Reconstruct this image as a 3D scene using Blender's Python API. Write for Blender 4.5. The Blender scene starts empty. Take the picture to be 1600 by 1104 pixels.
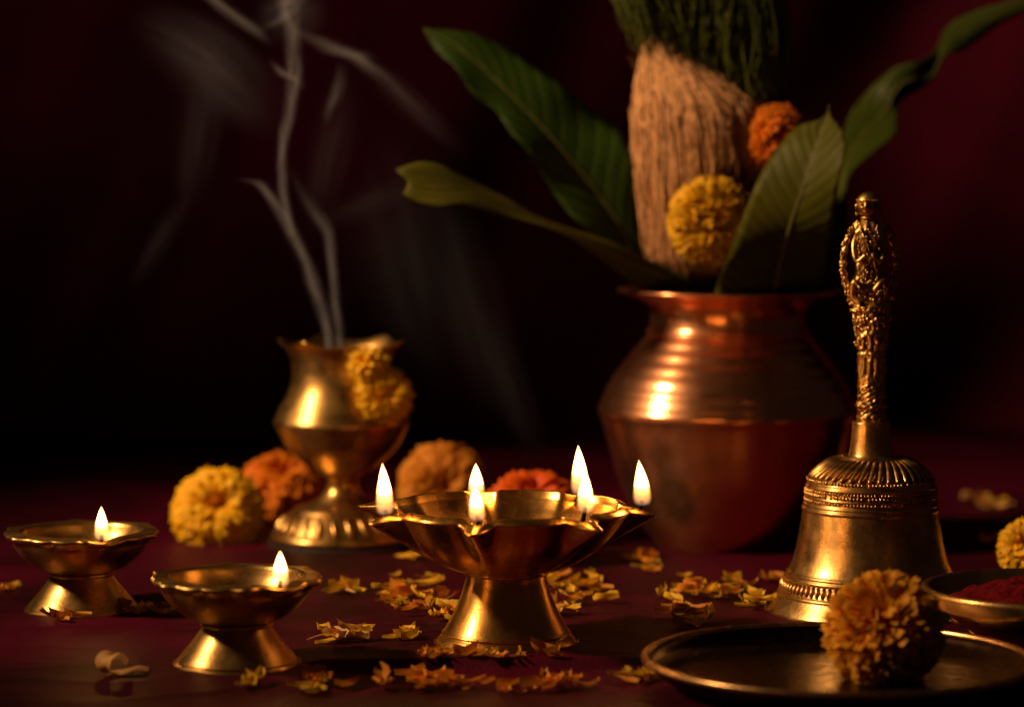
import bpy, bmesh, math, random
from mathutils import Vector, Matrix, noise
R = random.Random(7)
PI = math.pi
sc = bpy.context.scene
COL = sc.collection

# ------------------------------------------------------------------ camera, world, light, exposure
LENS = 100.0
F = 1600 * LENS / 36.0                    # focal length in photograph pixels
CH = 0.193                                # camera height over the table
PITCH = math.atan((552 - 220) / F)
cam_d = bpy.data.cameras.new('camera')
cam = bpy.data.objects.new('camera', cam_d)
COL.objects.link(cam)
cam_d.lens = LENS
cam_d.sensor_width = 36.0
cam.location = (0, 0, CH)
cam.rotation_euler = (PI / 2 - PITCH, 0, 0)
cam_d.clip_start = 0.05
cam_d.clip_end = 20
cam_d.dof.use_dof = True
cam_d.dof.focus_distance = 1.112
cam_d.dof.aperture_fstop = 6.6
sc.camera = cam

w = bpy.data.worlds.new('World')
sc.world = w
w.use_nodes = True
w.node_tree.nodes['Background'].inputs[0].default_value = (0.9, 0.55, 0.42, 1)
w.node_tree.nodes['Background'].inputs[1].default_value = 0.010

def area_lamp(name, loc, target, size, power, color, spread=180):
    l = bpy.data.lights.new(name, 'AREA')
    l.shape = 'DISK'
    l.size = size
    l.energy = power
    l.color = color
    l.spread = math.radians(spread)
    o = bpy.data.objects.new(name, l)
    COL.objects.link(o)
    o.location = loc
    o.rotation_euler = (Vector(target) - Vector(loc)).to_track_quat('-Z', 'Y').to_euler()
    return o

def spot_lamp(name, loc, target, radius, power, color, angle, blend):
    l = bpy.data.lights.new(name, 'SPOT')
    l.shadow_soft_size = radius
    l.energy = power
    l.color = color
    l.spot_size = math.radians(angle)
    l.spot_blend = blend
    o = bpy.data.objects.new(name, l)
    COL.objects.link(o)
    o.location = loc
    o.rotation_euler = (Vector(target) - Vector(loc)).to_track_quat('-Z', 'Y').to_euler()
    return o

spot_lamp('key_lamp', (-1.15, 1.02, 0.92), (0.11, 1.31, 0.09), 0.06, 125, (1.0, 0.61, 0.31), 39, 0.95)
spot_lamp('added_backdrop_fill', (0.66, 1.50, 0.27), (0.31, 1.9, 0.26), 0.05, 5.5, (1.0, 0.55, 0.45), 38, 1.0)  # added lamp out of view, brings up the red on the right backdrop
spot_lamp('added_wide_backdrop_fill', (-0.16, 1.45, 0.33), (-0.16, 1.9, 0.38), 0.03, 1.2, (1.0, 0.62, 0.62), 100, 1.0)  # added unseen fill, lifts the left of the backdrop out of black

sc.view_settings.view_transform = 'Standard'
sc.view_settings.look = 'None'
sc.view_settings.exposure = 0
sc.view_settings.gamma = 1
sc.render.engine = 'CYCLES'
cy = sc.cycles
cy.max_bounces = 8
cy.diffuse_bounces = 3
cy.glossy_bounces = 5
cy.transparent_max_bounces = 24
cy.volume_bounces = 0
cy.sample_clamp_indirect = 3.0
cy.use_denoising = True
cy.caustics_reflective = False
cy.caustics_refractive = False

# ------------------------------------------------------------------ pixel -> place helpers (used only to read sizes off the photograph)
cp, sp = math.cos(PITCH), math.sin(PITCH)
def ray(px, py):
    a, b = (px - 800) / F, (552 - py) / F
    return Vector((a, cp + b * sp, -sp + b * cp))
def P(px, py, y):
    d = ray(px, py)
    return Vector((0, 0, CH)) + d * (y / d.y)
def ground(px, py):
    d = ray(px, py)
    return Vector((0, 0, CH)) + d * (-CH / d.z)
def W(px, y):                              # pixel length -> metres at distance y
    return px * y / F

# ------------------------------------------------------------------ object helpers
def tag(o, label=None, cat=None, group=None, kind=None):
    if label: o['label'] = label
    if cat: o['category'] = cat
    if group: o['group'] = group
    if kind: o['kind'] = kind
    return o

def thing(name, label, cat, loc=(0, 0, 0), group=None, rot=(0, 0, 0)):
    o = bpy.data.objects.new(name, None)
    COL.objects.link(o)
    o.location = loc
    o.rotation_euler = rot
    o.empty_display_size = 0.01
    return tag(o, label, cat, group)

def mesh_data(name, verts, faces, mat, smooth=True):
    me = bpy.data.meshes.new(name)
    me.from_pydata([tuple(v) for v in verts], [], faces)
    if smooth:
        me.polygons.foreach_set('use_smooth', [True] * len(me.polygons))
    if mat: me.materials.append(mat)
    me.update()
    return me

def link(name, me, parent=None, loc=None, rot=None):
    o = bpy.data.objects.new(name, me)
    COL.objects.link(o)
    if parent: o.parent = parent
    if loc is not None: o.location = loc
    if rot is not None: o.rotation_euler = rot
    return o

def obj(name, verts, faces, mat, parent=None, smooth=True, loc=None):
    return link(name, mesh_data(name, verts, faces, mat, smooth), parent, loc)

class MB:
    """collects pieces into one mesh"""
    def __init__(s): s.v, s.f = [], []
    def add(s, v, f):
        n = len(s.v)
        s.v += [tuple(p) for p in v]
        s.f += [tuple(i + n for i in q) for q in f]
    def build(s, name, mat, parent=None, smooth=True, loc=None):
        return obj(name, s.v, s.f, mat, parent, smooth, loc)

def cr(pts, n):
    """Catmull-Rom through tuples, n samples a span"""
    out = []
    L = len(pts)
    k = len(pts[0])
    for i in range(L - 1):
        p0, p1, p2, p3 = pts[max(i - 1, 0)], pts[i], pts[i + 1], pts[min(i + 2, L - 1)]
        for j in range(n):
            t = j / n
            out.append(tuple(0.5 * (2 * p1[c] + (p2[c] - p0[c]) * t + (2 * p0[c] - 5 * p1[c] + 4 * p2[c] - p3[c]) * t * t
                                    + (3 * p1[c] - p0[c] - 3 * p2[c] + p3[c]) * t ** 3) for c in range(k)))
    out.append(tuple(pts[-1]))
    return out

def resample(pts, n):
    d = [0.0]
    for a, b in zip(pts, pts[1:]):
        d.append(d[-1] + (Vector(b) - Vector(a)).length)
    out, j = [], 0
    for i in range(n):
        s = d[-1] * i / (n - 1)
        while j < len(d) - 2 and d[j + 1] < s: j += 1
        t = (s - d[j]) / max(d[j + 1] - d[j], 1e-12)
        out.append(Vector(pts[j]).lerp(Vector(pts[j + 1]), min(max(t, 0), 1)))
    return out

def lathe(prof, seg=96, mod=None, cap0=True, cap1=True):
    """prof [(r,z)] from one end to the other; mod(phi,k,r,z)->(r,z)"""
    v, f = [], []
    n = len(prof)
    for k, (r, z) in enumerate(prof):
        for j in range(seg):
            ph = 2 * PI * j / seg
            rr, zz = mod(ph, k, r, z) if mod else (r, z)
            v.append((rr * math.cos(ph), rr * math.sin(ph), zz))
    for k in range(n - 1):
        for j in range(seg):
            a, b = k * seg + j, k * seg + (j + 1) % seg
            f.append((a, b, b + seg, a + seg))
    if cap0:
        v.append((0, 0, prof[0][1])); c = len(v) - 1
        f += [(c, (j + 1) % seg, j) for j in range(seg)]
    if cap1:
        v.append((0, 0, prof[-1][1])); c = len(v) - 1
        b = (n - 1) * seg
        f += [(c, b + j, b + (j + 1) % seg) for j in range(seg)]
    return v, f

def tube(path, rad, seg=8, flat=None):
    """swept tube with closed ends; rad number or list; flat(i)-> (ra, rb) along image x / depth"""
    pts = [Vector(p) for p in path]
    v, f = [], []
    n = len(pts)
    up = Vector((0, 1, 0))
    for i, p in enumerate(pts):
        t = (pts[min(i + 1, n - 1)] - pts[max(i - 1, 0)])
        if t.length < 1e-9: t = Vector((0, 0, 1))
        t.normalize()
        a = t.cross(up)
        if a.length < 1e-3: a = t.cross(Vector((1, 0, 0)))
        a.normalize()
        b = a.cross(t).normalized()
        r = rad[i] if isinstance(rad, (list, tuple)) else rad
        ra, rb = r if isinstance(r, (list, tuple)) else (r, r)
        for j in range(seg):
            q = 2 * PI * j / seg
            v.append(p + a * (ra * math.cos(q)) + b * (rb * math.sin(q)))
    for i in range(n - 1):
        for j in range(seg):
            x, y = i * seg + j, i * seg + (j + 1) % seg
            f.append((x, x + seg, y + seg, y))
    f.append(tuple(range(seg)))
    f.append(tuple(range(n * seg - 1, (n - 1) * seg - 1, -1)))
    return v, f

_ico = {}
def ico(sub):
    if sub not in _ico:
        bm = bmesh.new()
        bmesh.ops.create_icosphere(bm, subdivisions=sub, radius=1)
        _ico[sub] = ([v.co.copy() for v in bm.verts], [tuple(x.index for x in q.verts) for q in bm.faces])
        bm.free()
    return _ico[sub]
def ball(c, r, sub=2):
    v, f = ico(sub)
    c = Vector(c)
    s = r if isinstance(r, (list, tuple)) else (r, r, r)
    return [c + Vector((p.x * s[0], p.y * s[1], p.z * s[2])) for p in v], f

# ------------------------------------------------------------------ materials
def new_mat(name):
    m = bpy.data.materials.new(name)
    m.use_nodes = True
    nt = m.node_tree
    return m, nt, nt.nodes['Principled BSDF']
def N(nt, t, **kw):
    n = nt.nodes.new(t)
    for k, x in kw.items(): setattr(n, k, x)
    return n
def ramp(nt, stops):
    n = N(nt, 'ShaderNodeValToRGB')
    e = n.color_ramp.elements
    while len(e) < len(stops): e.new(0.5)
    for i, (p, c) in enumerate(stops):
        e[i].position = p
        e[i].color = (c[0], c[1], c[2], 1) if not isinstance(c, (int, float)) else (c, c, c, 1)
    return n
def noise_n(nt, vec, scale, detail=4, rough=0.55):
    n = N(nt, 'ShaderNodeTexNoise')
    n.inputs['Scale'].default_value = scale
    n.inputs['Detail'].default_value = detail
    n.inputs['Roughness'].default_value = rough
    nt.links.new(vec, n.inputs['Vector'])
    return n
def mapping(nt, src, scale):
    m = N(nt, 'ShaderNodeMapping')
    m.inputs['Scale'].default_value = scale
    nt.links.new(src, m.inputs['Vector'])
    return m.outputs[0]

def metal(name, bright, dull, rough=(0.2, 0.4), brush=0.25, spots=0.0, aniso=0.0, nscale=60, brushz=2600, film=0.27, film_rough=0.15):
    m, nt, b = new_mat(name)
    tc = N(nt, 'ShaderNodeTexCoord').outputs['Object']
    b.inputs['Metallic'].default_value = 1
    n1 = noise_n(nt, tc, nscale, 6, 0.62)
    r1 = ramp(nt, [(0.36, dull), (0.58, bright)])
    nt.links.new(n1.outputs['Fac'], r1.inputs[0])
    col = r1.outputs[0]
    if spots:
        n3 = noise_n(nt, tc, 190, 5, 0.7)
        r3 = ramp(nt, [(0.60, 0), (0.74, 1)])
        nt.links.new(n3.outputs['Fac'], r3.inputs[0])
        mx = N(nt, 'ShaderNodeMix', data_type='RGBA')
        ml = N(nt, 'ShaderNodeMath', operation='MULTIPLY')
        ml.inputs[1].default_value = spots
        nt.links.new(r3.outputs[0], ml.inputs[0])
        nt.links.new(ml.outputs[0], mx.inputs['Factor'])
        nt.links.new(col, mx.inputs['A'])
        mx.inputs['B'].default_value = (0.12, 0.06, 0.02, 1)
        col = mx.outputs['Result']
    nt.links.new(col, b.inputs['Base Color'])
    n2 = noise_n(nt, tc, nscale * 2.7, 5, 0.6)
    mr = N(nt, 'ShaderNodeMapRange')
    mr.inputs['From Min'].default_value = 0.3
    mr.inputs['From Max'].default_value = 0.7
    mr.inputs['To Min'].default_value = rough[0]
    mr.inputs['To Max'].default_value = rough[1]
    nt.links.new(n2.outputs['Fac'], mr.inputs['Value'])
    nt.links.new(mr.outputs[0], b.inputs['Roughness'])
    nb = noise_n(nt, mapping(nt, tc, (14, 14, brushz)), 1.0, 3, 0.6)
    ng = noise_n(nt, tc, 900, 3, 0.6)
    ad = N(nt, 'ShaderNodeMath', operation='ADD')
    nt.links.new(nb.outputs['Fac'], ad.inputs[0])
    nt.links.new(ng.outputs['Fac'], ad.inputs[1])
    bp = N(nt, 'ShaderNodeBump')
    bp.inputs['Strength'].default_value = brush
    bp.inputs['Distance'].default_value = 0.0002
    nt.links.new(ad.outputs[0], bp.inputs['Height'])
    nt.links.new(bp.outputs[0], b.inputs['Normal'])
    if aniso:
        b.inputs['Anisotropic'].default_value = aniso
        b.inputs['Anisotropic Rotation'].default_value = 0.25
        tg = N(nt, 'ShaderNodeTangent', direction_type='RADIAL', axis='Z')
        nt.links.new(tg.outputs[0], b.inputs['Tangent'])
    b2 = N(nt, 'ShaderNodeBsdfPrincipled')               # worn film: a second, duller lobe over the polish
    b2.inputs['Metallic'].default_value = 1
    nt.links.new(col, b2.inputs['Base Color'])
    ar = N(nt, 'ShaderNodeMath', operation='ADD'); ar.inputs[1].default_value = film_rough
    nt.links.new(mr.outputs[0], ar.inputs[0])
    nt.links.new(ar.outputs[0], b2.inputs['Roughness'])
    nt.links.new(bp.outputs[0], b2.inputs['Normal'])
    if aniso:
        b2.inputs['Anisotropic'].default_value = aniso * 0.6
        b2.inputs['Anisotropic Rotation'].default_value = 0.25
        nt.links.new(tg.outputs[0], b2.inputs['Tangent'])
    mx2 = N(nt, 'ShaderNodeMixShader'); mx2.inputs[0].default_value = film
    nt.links.new(b.outputs[0], mx2.inputs[1]); nt.links.new(b2.outputs[0], mx2.inputs[2])
    nt.links.new(mx2.outputs[0], nt.nodes['Material Output'].inputs[0])
    return m

M = {}
M['brass'] = metal('brass', (0.80, 0.44, 0.11), (0.70, 0.36, 0.08), (0.20, 0.30), 0.22, 0.12, 0.5)
M['old_brass'] = metal('old_brass', (0.62, 0.39, 0.13), (0.44, 0.26, 0.08), (0.24, 0.36), 0.3, 0.35, 0.4)
M['bell_brass'] = metal('bell_brass', (0.70, 0.44, 0.16), (0.42, 0.24, 0.08), (0.22, 0.36), 0.25, 0.6, 0.5)
M['carved_brass'] = metal('carved_brass', (0.64, 0.38, 0.12), (0.22, 0.12, 0.035), (0.22, 0.42), 0.15, 0.3, 0, 160)
M['copper'] = metal('copper', (0.95, 0.46, 0.24), (0.82, 0.35, 0.16), (0.15, 0.22), 0.3, 0.10, 0.72, 36, 1500, 0.36, 0.20)
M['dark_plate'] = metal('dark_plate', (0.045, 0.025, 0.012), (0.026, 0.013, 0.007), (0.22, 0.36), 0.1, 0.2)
M['plate_metal'] = metal('plate_metal', (0.60, 0.38, 0.17), (0.46, 0.26, 0.10), (0.20, 0.32), 0.1, 0.2)

def cloth(name, c0, c1, rough, sheen, bump, spec=0.4):
    m, nt, b = new_mat(name)
    tc = N(nt, 'ShaderNodeTexCoord').outputs['Object']
    n1 = noise_n(nt, tc, 9, 6, 0.65)
    r1 = ramp(nt, [(0.35, c0), (0.65, c1)])
    nt.links.new(n1.outputs['Fac'], r1.inputs[0])
    nt.links.new(r1.outputs[0], b.inputs['Base Color'])
    b.inputs['Roughness'].default_value = rough
    b.inputs['Specular IOR Level'].default_value = spec
    b.inputs['Sheen Weight'].default_value = sheen
    b.inputs['Sheen Roughness'].default_value = 0.4
    b.inputs['Sheen Tint'].default_value = (0.8, 0.05, 0.2, 1)
    n2 = noise_n(nt, tc, 1100, 2, 0.5)
    n3 = noise_n(nt, tc, 60, 5, 0.6)
    ad = N(nt, 'ShaderNodeMath', operation='MULTIPLY_ADD')
    ad.inputs[1].default_value = 2.5
    nt.links.new(n3.outputs['Fac'], ad.inputs[0])
    nt.links.new(n2.outputs['Fac'], ad.inputs[2])
    bp = N(nt, 'ShaderNodeBump')
    bp.inputs['Strength'].default_value = bump
    bp.inputs['Distance'].default_value = 0.0006
    nt.links.new(ad.outputs[0], bp.inputs['Height'])
    nt.links.new(bp.outputs[0], b.inputs['Normal'])
    return m
M['table_satin'] = cloth('table_satin', (0.011, 0.0003, 0.0022), (0.064, 0.0008, 0.0130), 0.52, 0.0, 0.45, 0.13)
M['back_velvet'] = cloth('back_velvet', (0.040, 0.0009, 0.0046), (0.066, 0.0012, 0.0076), 0.9, 0.0, 0.3, 0.1)

def petal_mat(name, tip, mid, root, var=0.25, zlen=None, trans=0.25):
    """colour runs root -> tip along the petal (UV-free: a vertex attribute 'along')"""
    m, nt, b = new_mat(name)
    at = N(nt, 'ShaderNodeAttribute', attribute_name='along')
    r = ramp(nt, [(0.0, root), (0.55, mid), (1.0, tip)])
    nt.links.new(at.outputs['Fac'], r.inputs[0])
    oi = N(nt, 'ShaderNodeObjectInfo')
    tc = N(nt, 'ShaderNodeTexCoord').outputs['Object']
    n1 = noise_n(nt, tc, 260, 3, 0.6)
    ad = N(nt, 'ShaderNodeMath', operation='ADD')
    nt.links.new(oi.outputs['Random'], ad.inputs[0])
    nt.links.new(n1.outputs['Fac'], ad.inputs[1])
    mr = N(nt, 'ShaderNodeMapRange')
    mr.inputs['From Min'].default_value = 0.2
    mr.inputs['From Max'].default_value = 1.7
    mr.inputs['To Min'].default_value = 1 - var * 1.6
    mr.inputs['To Max'].default_value = 1 + var * 0.5
    nt.links.new(ad.outputs[0], mr.inputs['Value'])
    hs = N(nt, 'ShaderNodeHueSaturation')
    nt.links.new(mr.outputs[0], hs.inputs['Value'])
    nt.links.new(r.outputs[0], hs.inputs['Color'])
    nt.links.new(hs.outputs[0], b.inputs['Base Color'])
    b.inputs['Roughness'].default_value = 0.6
    b.inputs['Specular IOR Level'].default_value = 0.25
    tr = N(nt, 'ShaderNodeBsdfTranslucent')
    nt.links.new(hs.outputs[0], tr.inputs['Color'])
    mx = N(nt, 'ShaderNodeMixShader')
    mx.inputs[0].default_value = trans
    nt.links.new(b.outputs[0], mx.inputs[1])
    nt.links.new(tr.outputs[0], mx.inputs[2])
    nt.links.new(mx.outputs[0], nt.nodes['Material Output'].inputs[0])
    return m
M['yellow_petal'] = petal_mat('yellow_petal', (0.92, 0.56, 0.010), (0.90, 0.48, 0.008), (0.80, 0.32, 0.005))
M['orange_petal'] = petal_mat('orange_petal', (0.86, 0.27, 0.012), (0.80, 0.19, 0.006), (0.60, 0.11, 0.003))
M['amber_petal'] = petal_mat('amber_petal', (0.76, 0.31, 0.02), (0.68, 0.22, 0.008), (0.5, 0.12, 0.004))
M['rust_petal'] = petal_mat('rust_petal', (0.88, 0.42, 0.014), (0.82, 0.30, 0.008), (0.56, 0.14, 0.004), 0.3, None, 0.25)
M['red_petal'] = petal_mat('red_petal', (0.84, 0.15, 0.010), (0.76, 0.09, 0.006), (0.50, 0.05, 0.003))
M['fallen_yellow'] = petal_mat('fallen_yellow', (0.88, 0.56, 0.03), (0.86, 0.50, 0.02), (0.84, 0.58, 0.08), 0.35)
M['fallen_orange'] = petal_mat('fallen_orange', (0.80, 0.33, 0.03), (0.76, 0.26, 0.012), (0.76, 0.38, 0.05), 0.35)
M['fallen_pale'] = petal_mat('fallen_pale', (0.74, 0.44, 0.18), (0.72, 0.38, 0.12), (0.66, 0.38, 0.14), 0.2)

def leaf_mat(name, c0, c1, vein):
    m, nt, b = new_mat(name)
    at = N(nt, 'ShaderNodeAttribute', attribute_name='leafuv')
    wv = N(nt, 'ShaderNodeTexWave', wave_type='BANDS', bands_direction='X')
    wv.inputs['Scale'].default_value = 1.5
    wv.inputs['Distortion'].default_value = 1.6
    nt.links.new(at.outputs['Vector'], wv.inputs['Vector'])
    rv = ramp(nt, [(0.0, 1.0), (0.10, 0.0)])
    nt.links.new(wv.outputs['Fac'], rv.inputs[0])
    tc = N(nt, 'ShaderNodeTexCoord').outputs['Object']
    n1 = noise_n(nt, tc, 45, 5, 0.6)
    r1 = ramp(nt, [(0.3, c0), (0.7, c1)])
    nt.links.new(n1.outputs['Fac'], r1.inputs[0])
    mx = N(nt, 'ShaderNodeMix', data_type='RGBA')
    ml = N(nt, 'ShaderNodeMath', operation='MULTIPLY'); ml.inputs[1].default_value = 0.55
    nt.links.new(rv.outputs[0], ml.inputs[0])
    nt.links.new(ml.outputs[0], mx.inputs['Factor'])
    nt.links.new(r1.outputs[0], mx.inputs['A'])
    mx.inputs['B'].default_value = (*vein, 1)
    nt.links.new(mx.outputs['Result'], b.inputs['Base Color'])
    b.inputs['Roughness'].default_value = 0.5
    b.inputs['Specular IOR Level'].default_value = 0.12
    bp = N(nt, 'ShaderNodeBump'); bp.inputs['Strength'].default_value = 0.4; bp.inputs['Distance'].default_value = 0.0004
    nt.links.new(wv.outputs['Fac'], bp.inputs['Height'])
    nt.links.new(bp.outputs[0], b.inputs['Normal'])
    tr = N(nt, 'ShaderNodeBsdfTranslucent')
    nt.links.new(mx.outputs['Result'], tr.inputs['Color'])
    ms = N(nt, 'ShaderNodeMixShader'); ms.inputs[0].default_value = 0.22
    nt.links.new(b.outputs[0], ms.inputs[1]); nt.links.new(tr.outputs[0], ms.inputs[2])
    nt.links.new(ms.outputs[0], nt.nodes['Material Output'].inputs[0])
    return m
M['leaf_dark'] = leaf_mat('leaf_dark', (0.013, 0.034, 0.002), (0.025, 0.056, 0.003), (0.08, 0.13, 0.03))
M['leaf_far'] = leaf_mat('leaf_far', (0.022, 0.038, 0.002), (0.036, 0.052, 0.003), (0.15, 0.16, 0.04))
M['leaf_olive'] = leaf_mat('leaf_olive', (0.070, 0.078, 0.008), (0.110, 0.100, 0.010), (0.13, 0.13, 0.04))
M['leaf_mid'] = leaf_mat('leaf_mid', (0.044, 0.050, 0.002), (0.076, 0.076, 0.003), (0.11, 0.12, 0.03))

def plain(name, col, rough=0.7, spec=0.3, var=0.3, nscale=200, bump=0.2, stretch=(1, 1, 1)):
    m, nt, b = new_mat(name)
    tc = N(nt, 'ShaderNodeTexCoord').outputs['Object']
    n1 = noise_n(nt, mapping(nt, tc, stretch), nscale, 5, 0.65)
    lo = tuple(c * (1 - var) for c in col); hi = tuple(min(1, c * (1 + var)) for c in col)
    r1 = ramp(nt, [(0.3, lo), (0.7, hi)])
    nt.links.new(n1.outputs['Fac'], r1.inputs[0])
    nt.links.new(r1.outputs[0], b.inputs['Base Color'])
    b.inputs['Roughness'].default_value = rough
    b.inputs['Specular IOR Level'].default_value = spec
    bp = N(nt, 'ShaderNodeBump'); bp.inputs['Strength'].default_value = bump; bp.inputs['Distance'].default_value = 0.0005
    nt.links.new(n1.outputs['Fac'], bp.inputs['Height'])
    nt.links.new(bp.outputs[0], b.inputs['Normal'])
    return m
M['midrib'] = plain('midrib', (0.13, 0.13, 0.035), 0.5)
M['husk'] = plain('husk', (0.42, 0.21, 0.09), 0.8, 0.15, 0.45, 120, 0.6)
M['fibre'] = plain('fibre', (0.66, 0.36, 0.165), 0.75, 0.2, 0.35, 300, 0.3)
M['hair_and_groove_shade'] = plain('hair_and_groove_shade', (0.13, 0.055, 0.018), 0.8, 0.2, 0.35, 300, 0.3)
M['green_fibre'] = plain('green_fibre', (0.075, 0.095, 0.012), 0.75, 0.2, 0.4, 200, 0.3)
M['wick'] = plain('wick', (0.012, 0.010, 0.009), 0.9, 0.1, 0.4, 800, 0.6)
M['kumkum'] = plain('kumkum', (0.085, 0.003, 0.005), 0.95, 0.05, 0.5, 700, 1.0)
M['stalk'] = plain('stalk', (0.06, 0.09, 0.02), 0.6)
M['skirt_shade'] = plain('skirt_shade', (0.014, 0.006, 0.005), 0.5, 0.3, 0.4, 60, 0.3)

def flame_mat():
    m, nt, b = new_mat('flame')
    nt.nodes.remove(b)
    tc = N(nt, 'ShaderNodeTexCoord').outputs['Generated']
    sx = N(nt, 'ShaderNodeSeparateXYZ')
    nt.links.new(tc, sx.inputs[0])
    st = ramp(nt, [(0.0, 0.002), (0.10, 0.007), (0.26, 0.018), (0.40, 0.07), (0.58, 1.0), (0.80, 0.8), (0.93, 0.12)])
    nt.links.new(sx.outputs[2], st.inputs[0])
    lw = N(nt, 'ShaderNodeLayerWeight'); lw.inputs[0].default_value = 0.5
    ed = ramp(nt, [(0.0, 1.0), (0.20, 0.75), (0.48, 0.16), (0.72, 0.022), (1.0, 0.0025)])
    nt.links.new(lw.outputs['Facing'], ed.inputs[0])
    ml = N(nt, 'ShaderNodeMath', operation='MULTIPLY')
    nt.links.new(st.outputs[0], ml.inputs[0]); nt.links.new(ed.outputs[0], ml.inputs[1])
    sg = N(nt, 'ShaderNodeMath', operation='MULTIPLY'); sg.inputs[1].default_value = 64.0
    nt.links.new(ml.outputs[0], sg.inputs[0])
    em = N(nt, 'ShaderNodeEmission')
    fc = ramp(nt, [(0.0, (0.6, 0.36, 0.42)), (0.06, (0.95, 0.42, 0.18)), (0.24, (1.0, 0.40, 0.085))])
    nt.links.new(sx.outputs[2], fc.inputs[0])
    nt.links.new(fc.outputs[0], em.inputs['Color'])
    nt.links.new(sg.outputs[0], em.inputs['Strength'])
    tr = N(nt, 'ShaderNodeBsdfTransparent')
    ad = N(nt, 'ShaderNodeAddShader')
    nt.links.new(em.outputs[0], ad.inputs[0]); nt.links.new(tr.outputs[0], ad.inputs[1])
    nt.links.new(ad.outputs[0], nt.nodes['Material Output'].inputs[0])
    return m
M['flame'] = flame_mat()

def smoke_mat(name, dens, soft=False):
    m, nt, b = new_mat(name)
    nt.nodes.remove(b)
    vs = N(nt, 'ShaderNodeVolumeScatter')
    vs.inputs['Color'].default_value = (0.62, 0.66, 0.86, 1)
    vs.inputs['Density'].default_value = dens
    vs.inputs['Anisotropy'].default_value = 0.1
    if soft:                                             # thins out from the middle of the puff, streaked along it
        tc = N(nt, 'ShaderNodeTexCoord').outputs['Generated']
        ma = N(nt, 'ShaderNodeVectorMath', operation='MULTIPLY_ADD')
        ma.inputs[1].default_value = (2, 2, 2); ma.inputs[2].default_value = (-1, -1, -1)
        nt.links.new(tc, ma.inputs[0])
        ln = N(nt, 'ShaderNodeVectorMath', operation='LENGTH')
        nt.links.new(ma.outputs[0], ln.inputs[0])
        fr = ramp(nt, [(0.0, 1.0), (0.45, 0.42), (0.8, 0.06), (1.0, 0.0)])
        nt.links.new(ln.outputs['Value'], fr.inputs[0])
        nz = noise_n(nt, mapping(nt, ma.outputs[0], (2.6, 2.0, 0.9)), 1.0, 3, 0.5)
        nz.inputs['Distortion'].default_value = 0.6
        nr = ramp(nt, [(0.36, 0.05), (0.66, 1.0)])
        nt.links.new(nz.outputs['Fac'], nr.inputs[0])
        ml = N(nt, 'ShaderNodeMath', operation='MULTIPLY')
        nt.links.new(fr.outputs[0], ml.inputs[0]); nt.links.new(nr.outputs[0], ml.inputs[1])
        m2 = N(nt, 'ShaderNodeMath', operation='MULTIPLY'); m2.inputs[1].default_value = dens
        nt.links.new(ml.outputs[0], m2.inputs[0])
        nt.links.new(m2.outputs[0], vs.inputs['Density'])
    nt.links.new(vs.outputs[0], nt.nodes['Material Output'].inputs['Volume'])
    return m

# ------------------------------------------------------------------ setting: tablecloth and backdrop cloth
def fold_line(x):                                       # distance of the soft crease in front of the big lamp
    return ground(800, 1032).y + 0.020 * x
def sstep(a, b, t):
    t = min(max((t - a) / (b - a), 0), 1)
    return t * t * (3 - 2 * t)
def hgt(x, y):
    """table cloth height"""
    yl = fold_line(x)
    s = sstep(-0.078, -0.068, x) * (1 - sstep(0.035, 0.06, x))
    h = -0.0035 * s * (1 - sstep(-0.004, 0.0005, y - yl)) * sstep(-0.10, -0.04, y - yl)
    h += 0.0010 * s * math.exp(-((y - yl - 0.0015) / 0.002) ** 2)
    h += 0.0009 * (noise.noise(Vector((x * 9, y * 5, 0.3))))
    h += 0.0006 * (1 - abs(noise.noise(Vector((x * 16 + y * 7, y * 34 - x * 5, 5.1)))) * 2.2) ** 3 if abs(noise.noise(Vector((x * 16 + y * 7, y * 34 - x * 5, 5.1)))) < 0.45 else 0
    h += 0.0007 * max(0, noise.noise(Vector((x * 22 + y * 14, y * 30, 1.7))))
    return h
def build_table():
    xs = []
    n = 330
    for i in range(n + 1):
        u = 2 * i / n - 1
        xs.append(0.46 * (0.55 * u + 0.45 * u ** 3) * 1.6)
    ys = [0.60 + 0.28 * (i / 30) for i in range(30)] + [0.88 + 0.32 * i / 230 for i in range(230)] + [1.20 + 0.75 * i / 70 for i in range(71)]
    v = [(x, y, hgt(x, y)) for y in ys for x in xs]
    m = len(xs)
    f = [(j * m + i, j * m + i + 1, (j + 1) * m + i + 1, (j + 1) * m + i) for j in range(len(ys) - 1) for i in range(m - 1)]
    tag(obj('tablecloth', v, f, M['table_satin']), 'dark maroon satin cloth spread flat over the table under everything', kind='structure')
build_table()

def build_backdrop():
    v, f = [], []
    nx, nz = 150, 80
    for j in range(nz + 1):
        z = -0.03 + 1.05 * j / nz
        for i in range(nx + 1):
            x = -0.85 + 1.7 * i / nx
            y = 1.88 + 0.10 * sstep(0.0, -0.7, x) * 0
            q = x - 0.55 * (z - 0.15)                   # folds hang on a slant
            y += 0.032 * math.sin(q * 21 + 0.8) + 0.014 * math.sin(q * 47 + 1.0 + 2 * z) + 0.012 * noise.noise(Vector((x * 5, z * 3, 4)))
            v.append((x, y, z))
    m = nx + 1
    f = [(j * m + i, j * m + i + 1, (j + 1) * m + i + 1, (j + 1) * m + i) for j in range(nz) for i in range(nx)]
    tag(obj('backdrop', v, f, M['back_velvet']), 'dark maroon cloth hanging in soft slanting folds behind everything', kind='structure')
build_backdrop()

def on_table(px, py_front, r=0.0):
    """centre of a round base whose front edge meets the table at py_front"""
    g = ground(px, py_front)
    y = g.y + r
    return Vector((W(px - 800, y), y, hgt(W(px - 800, y), y)))

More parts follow.
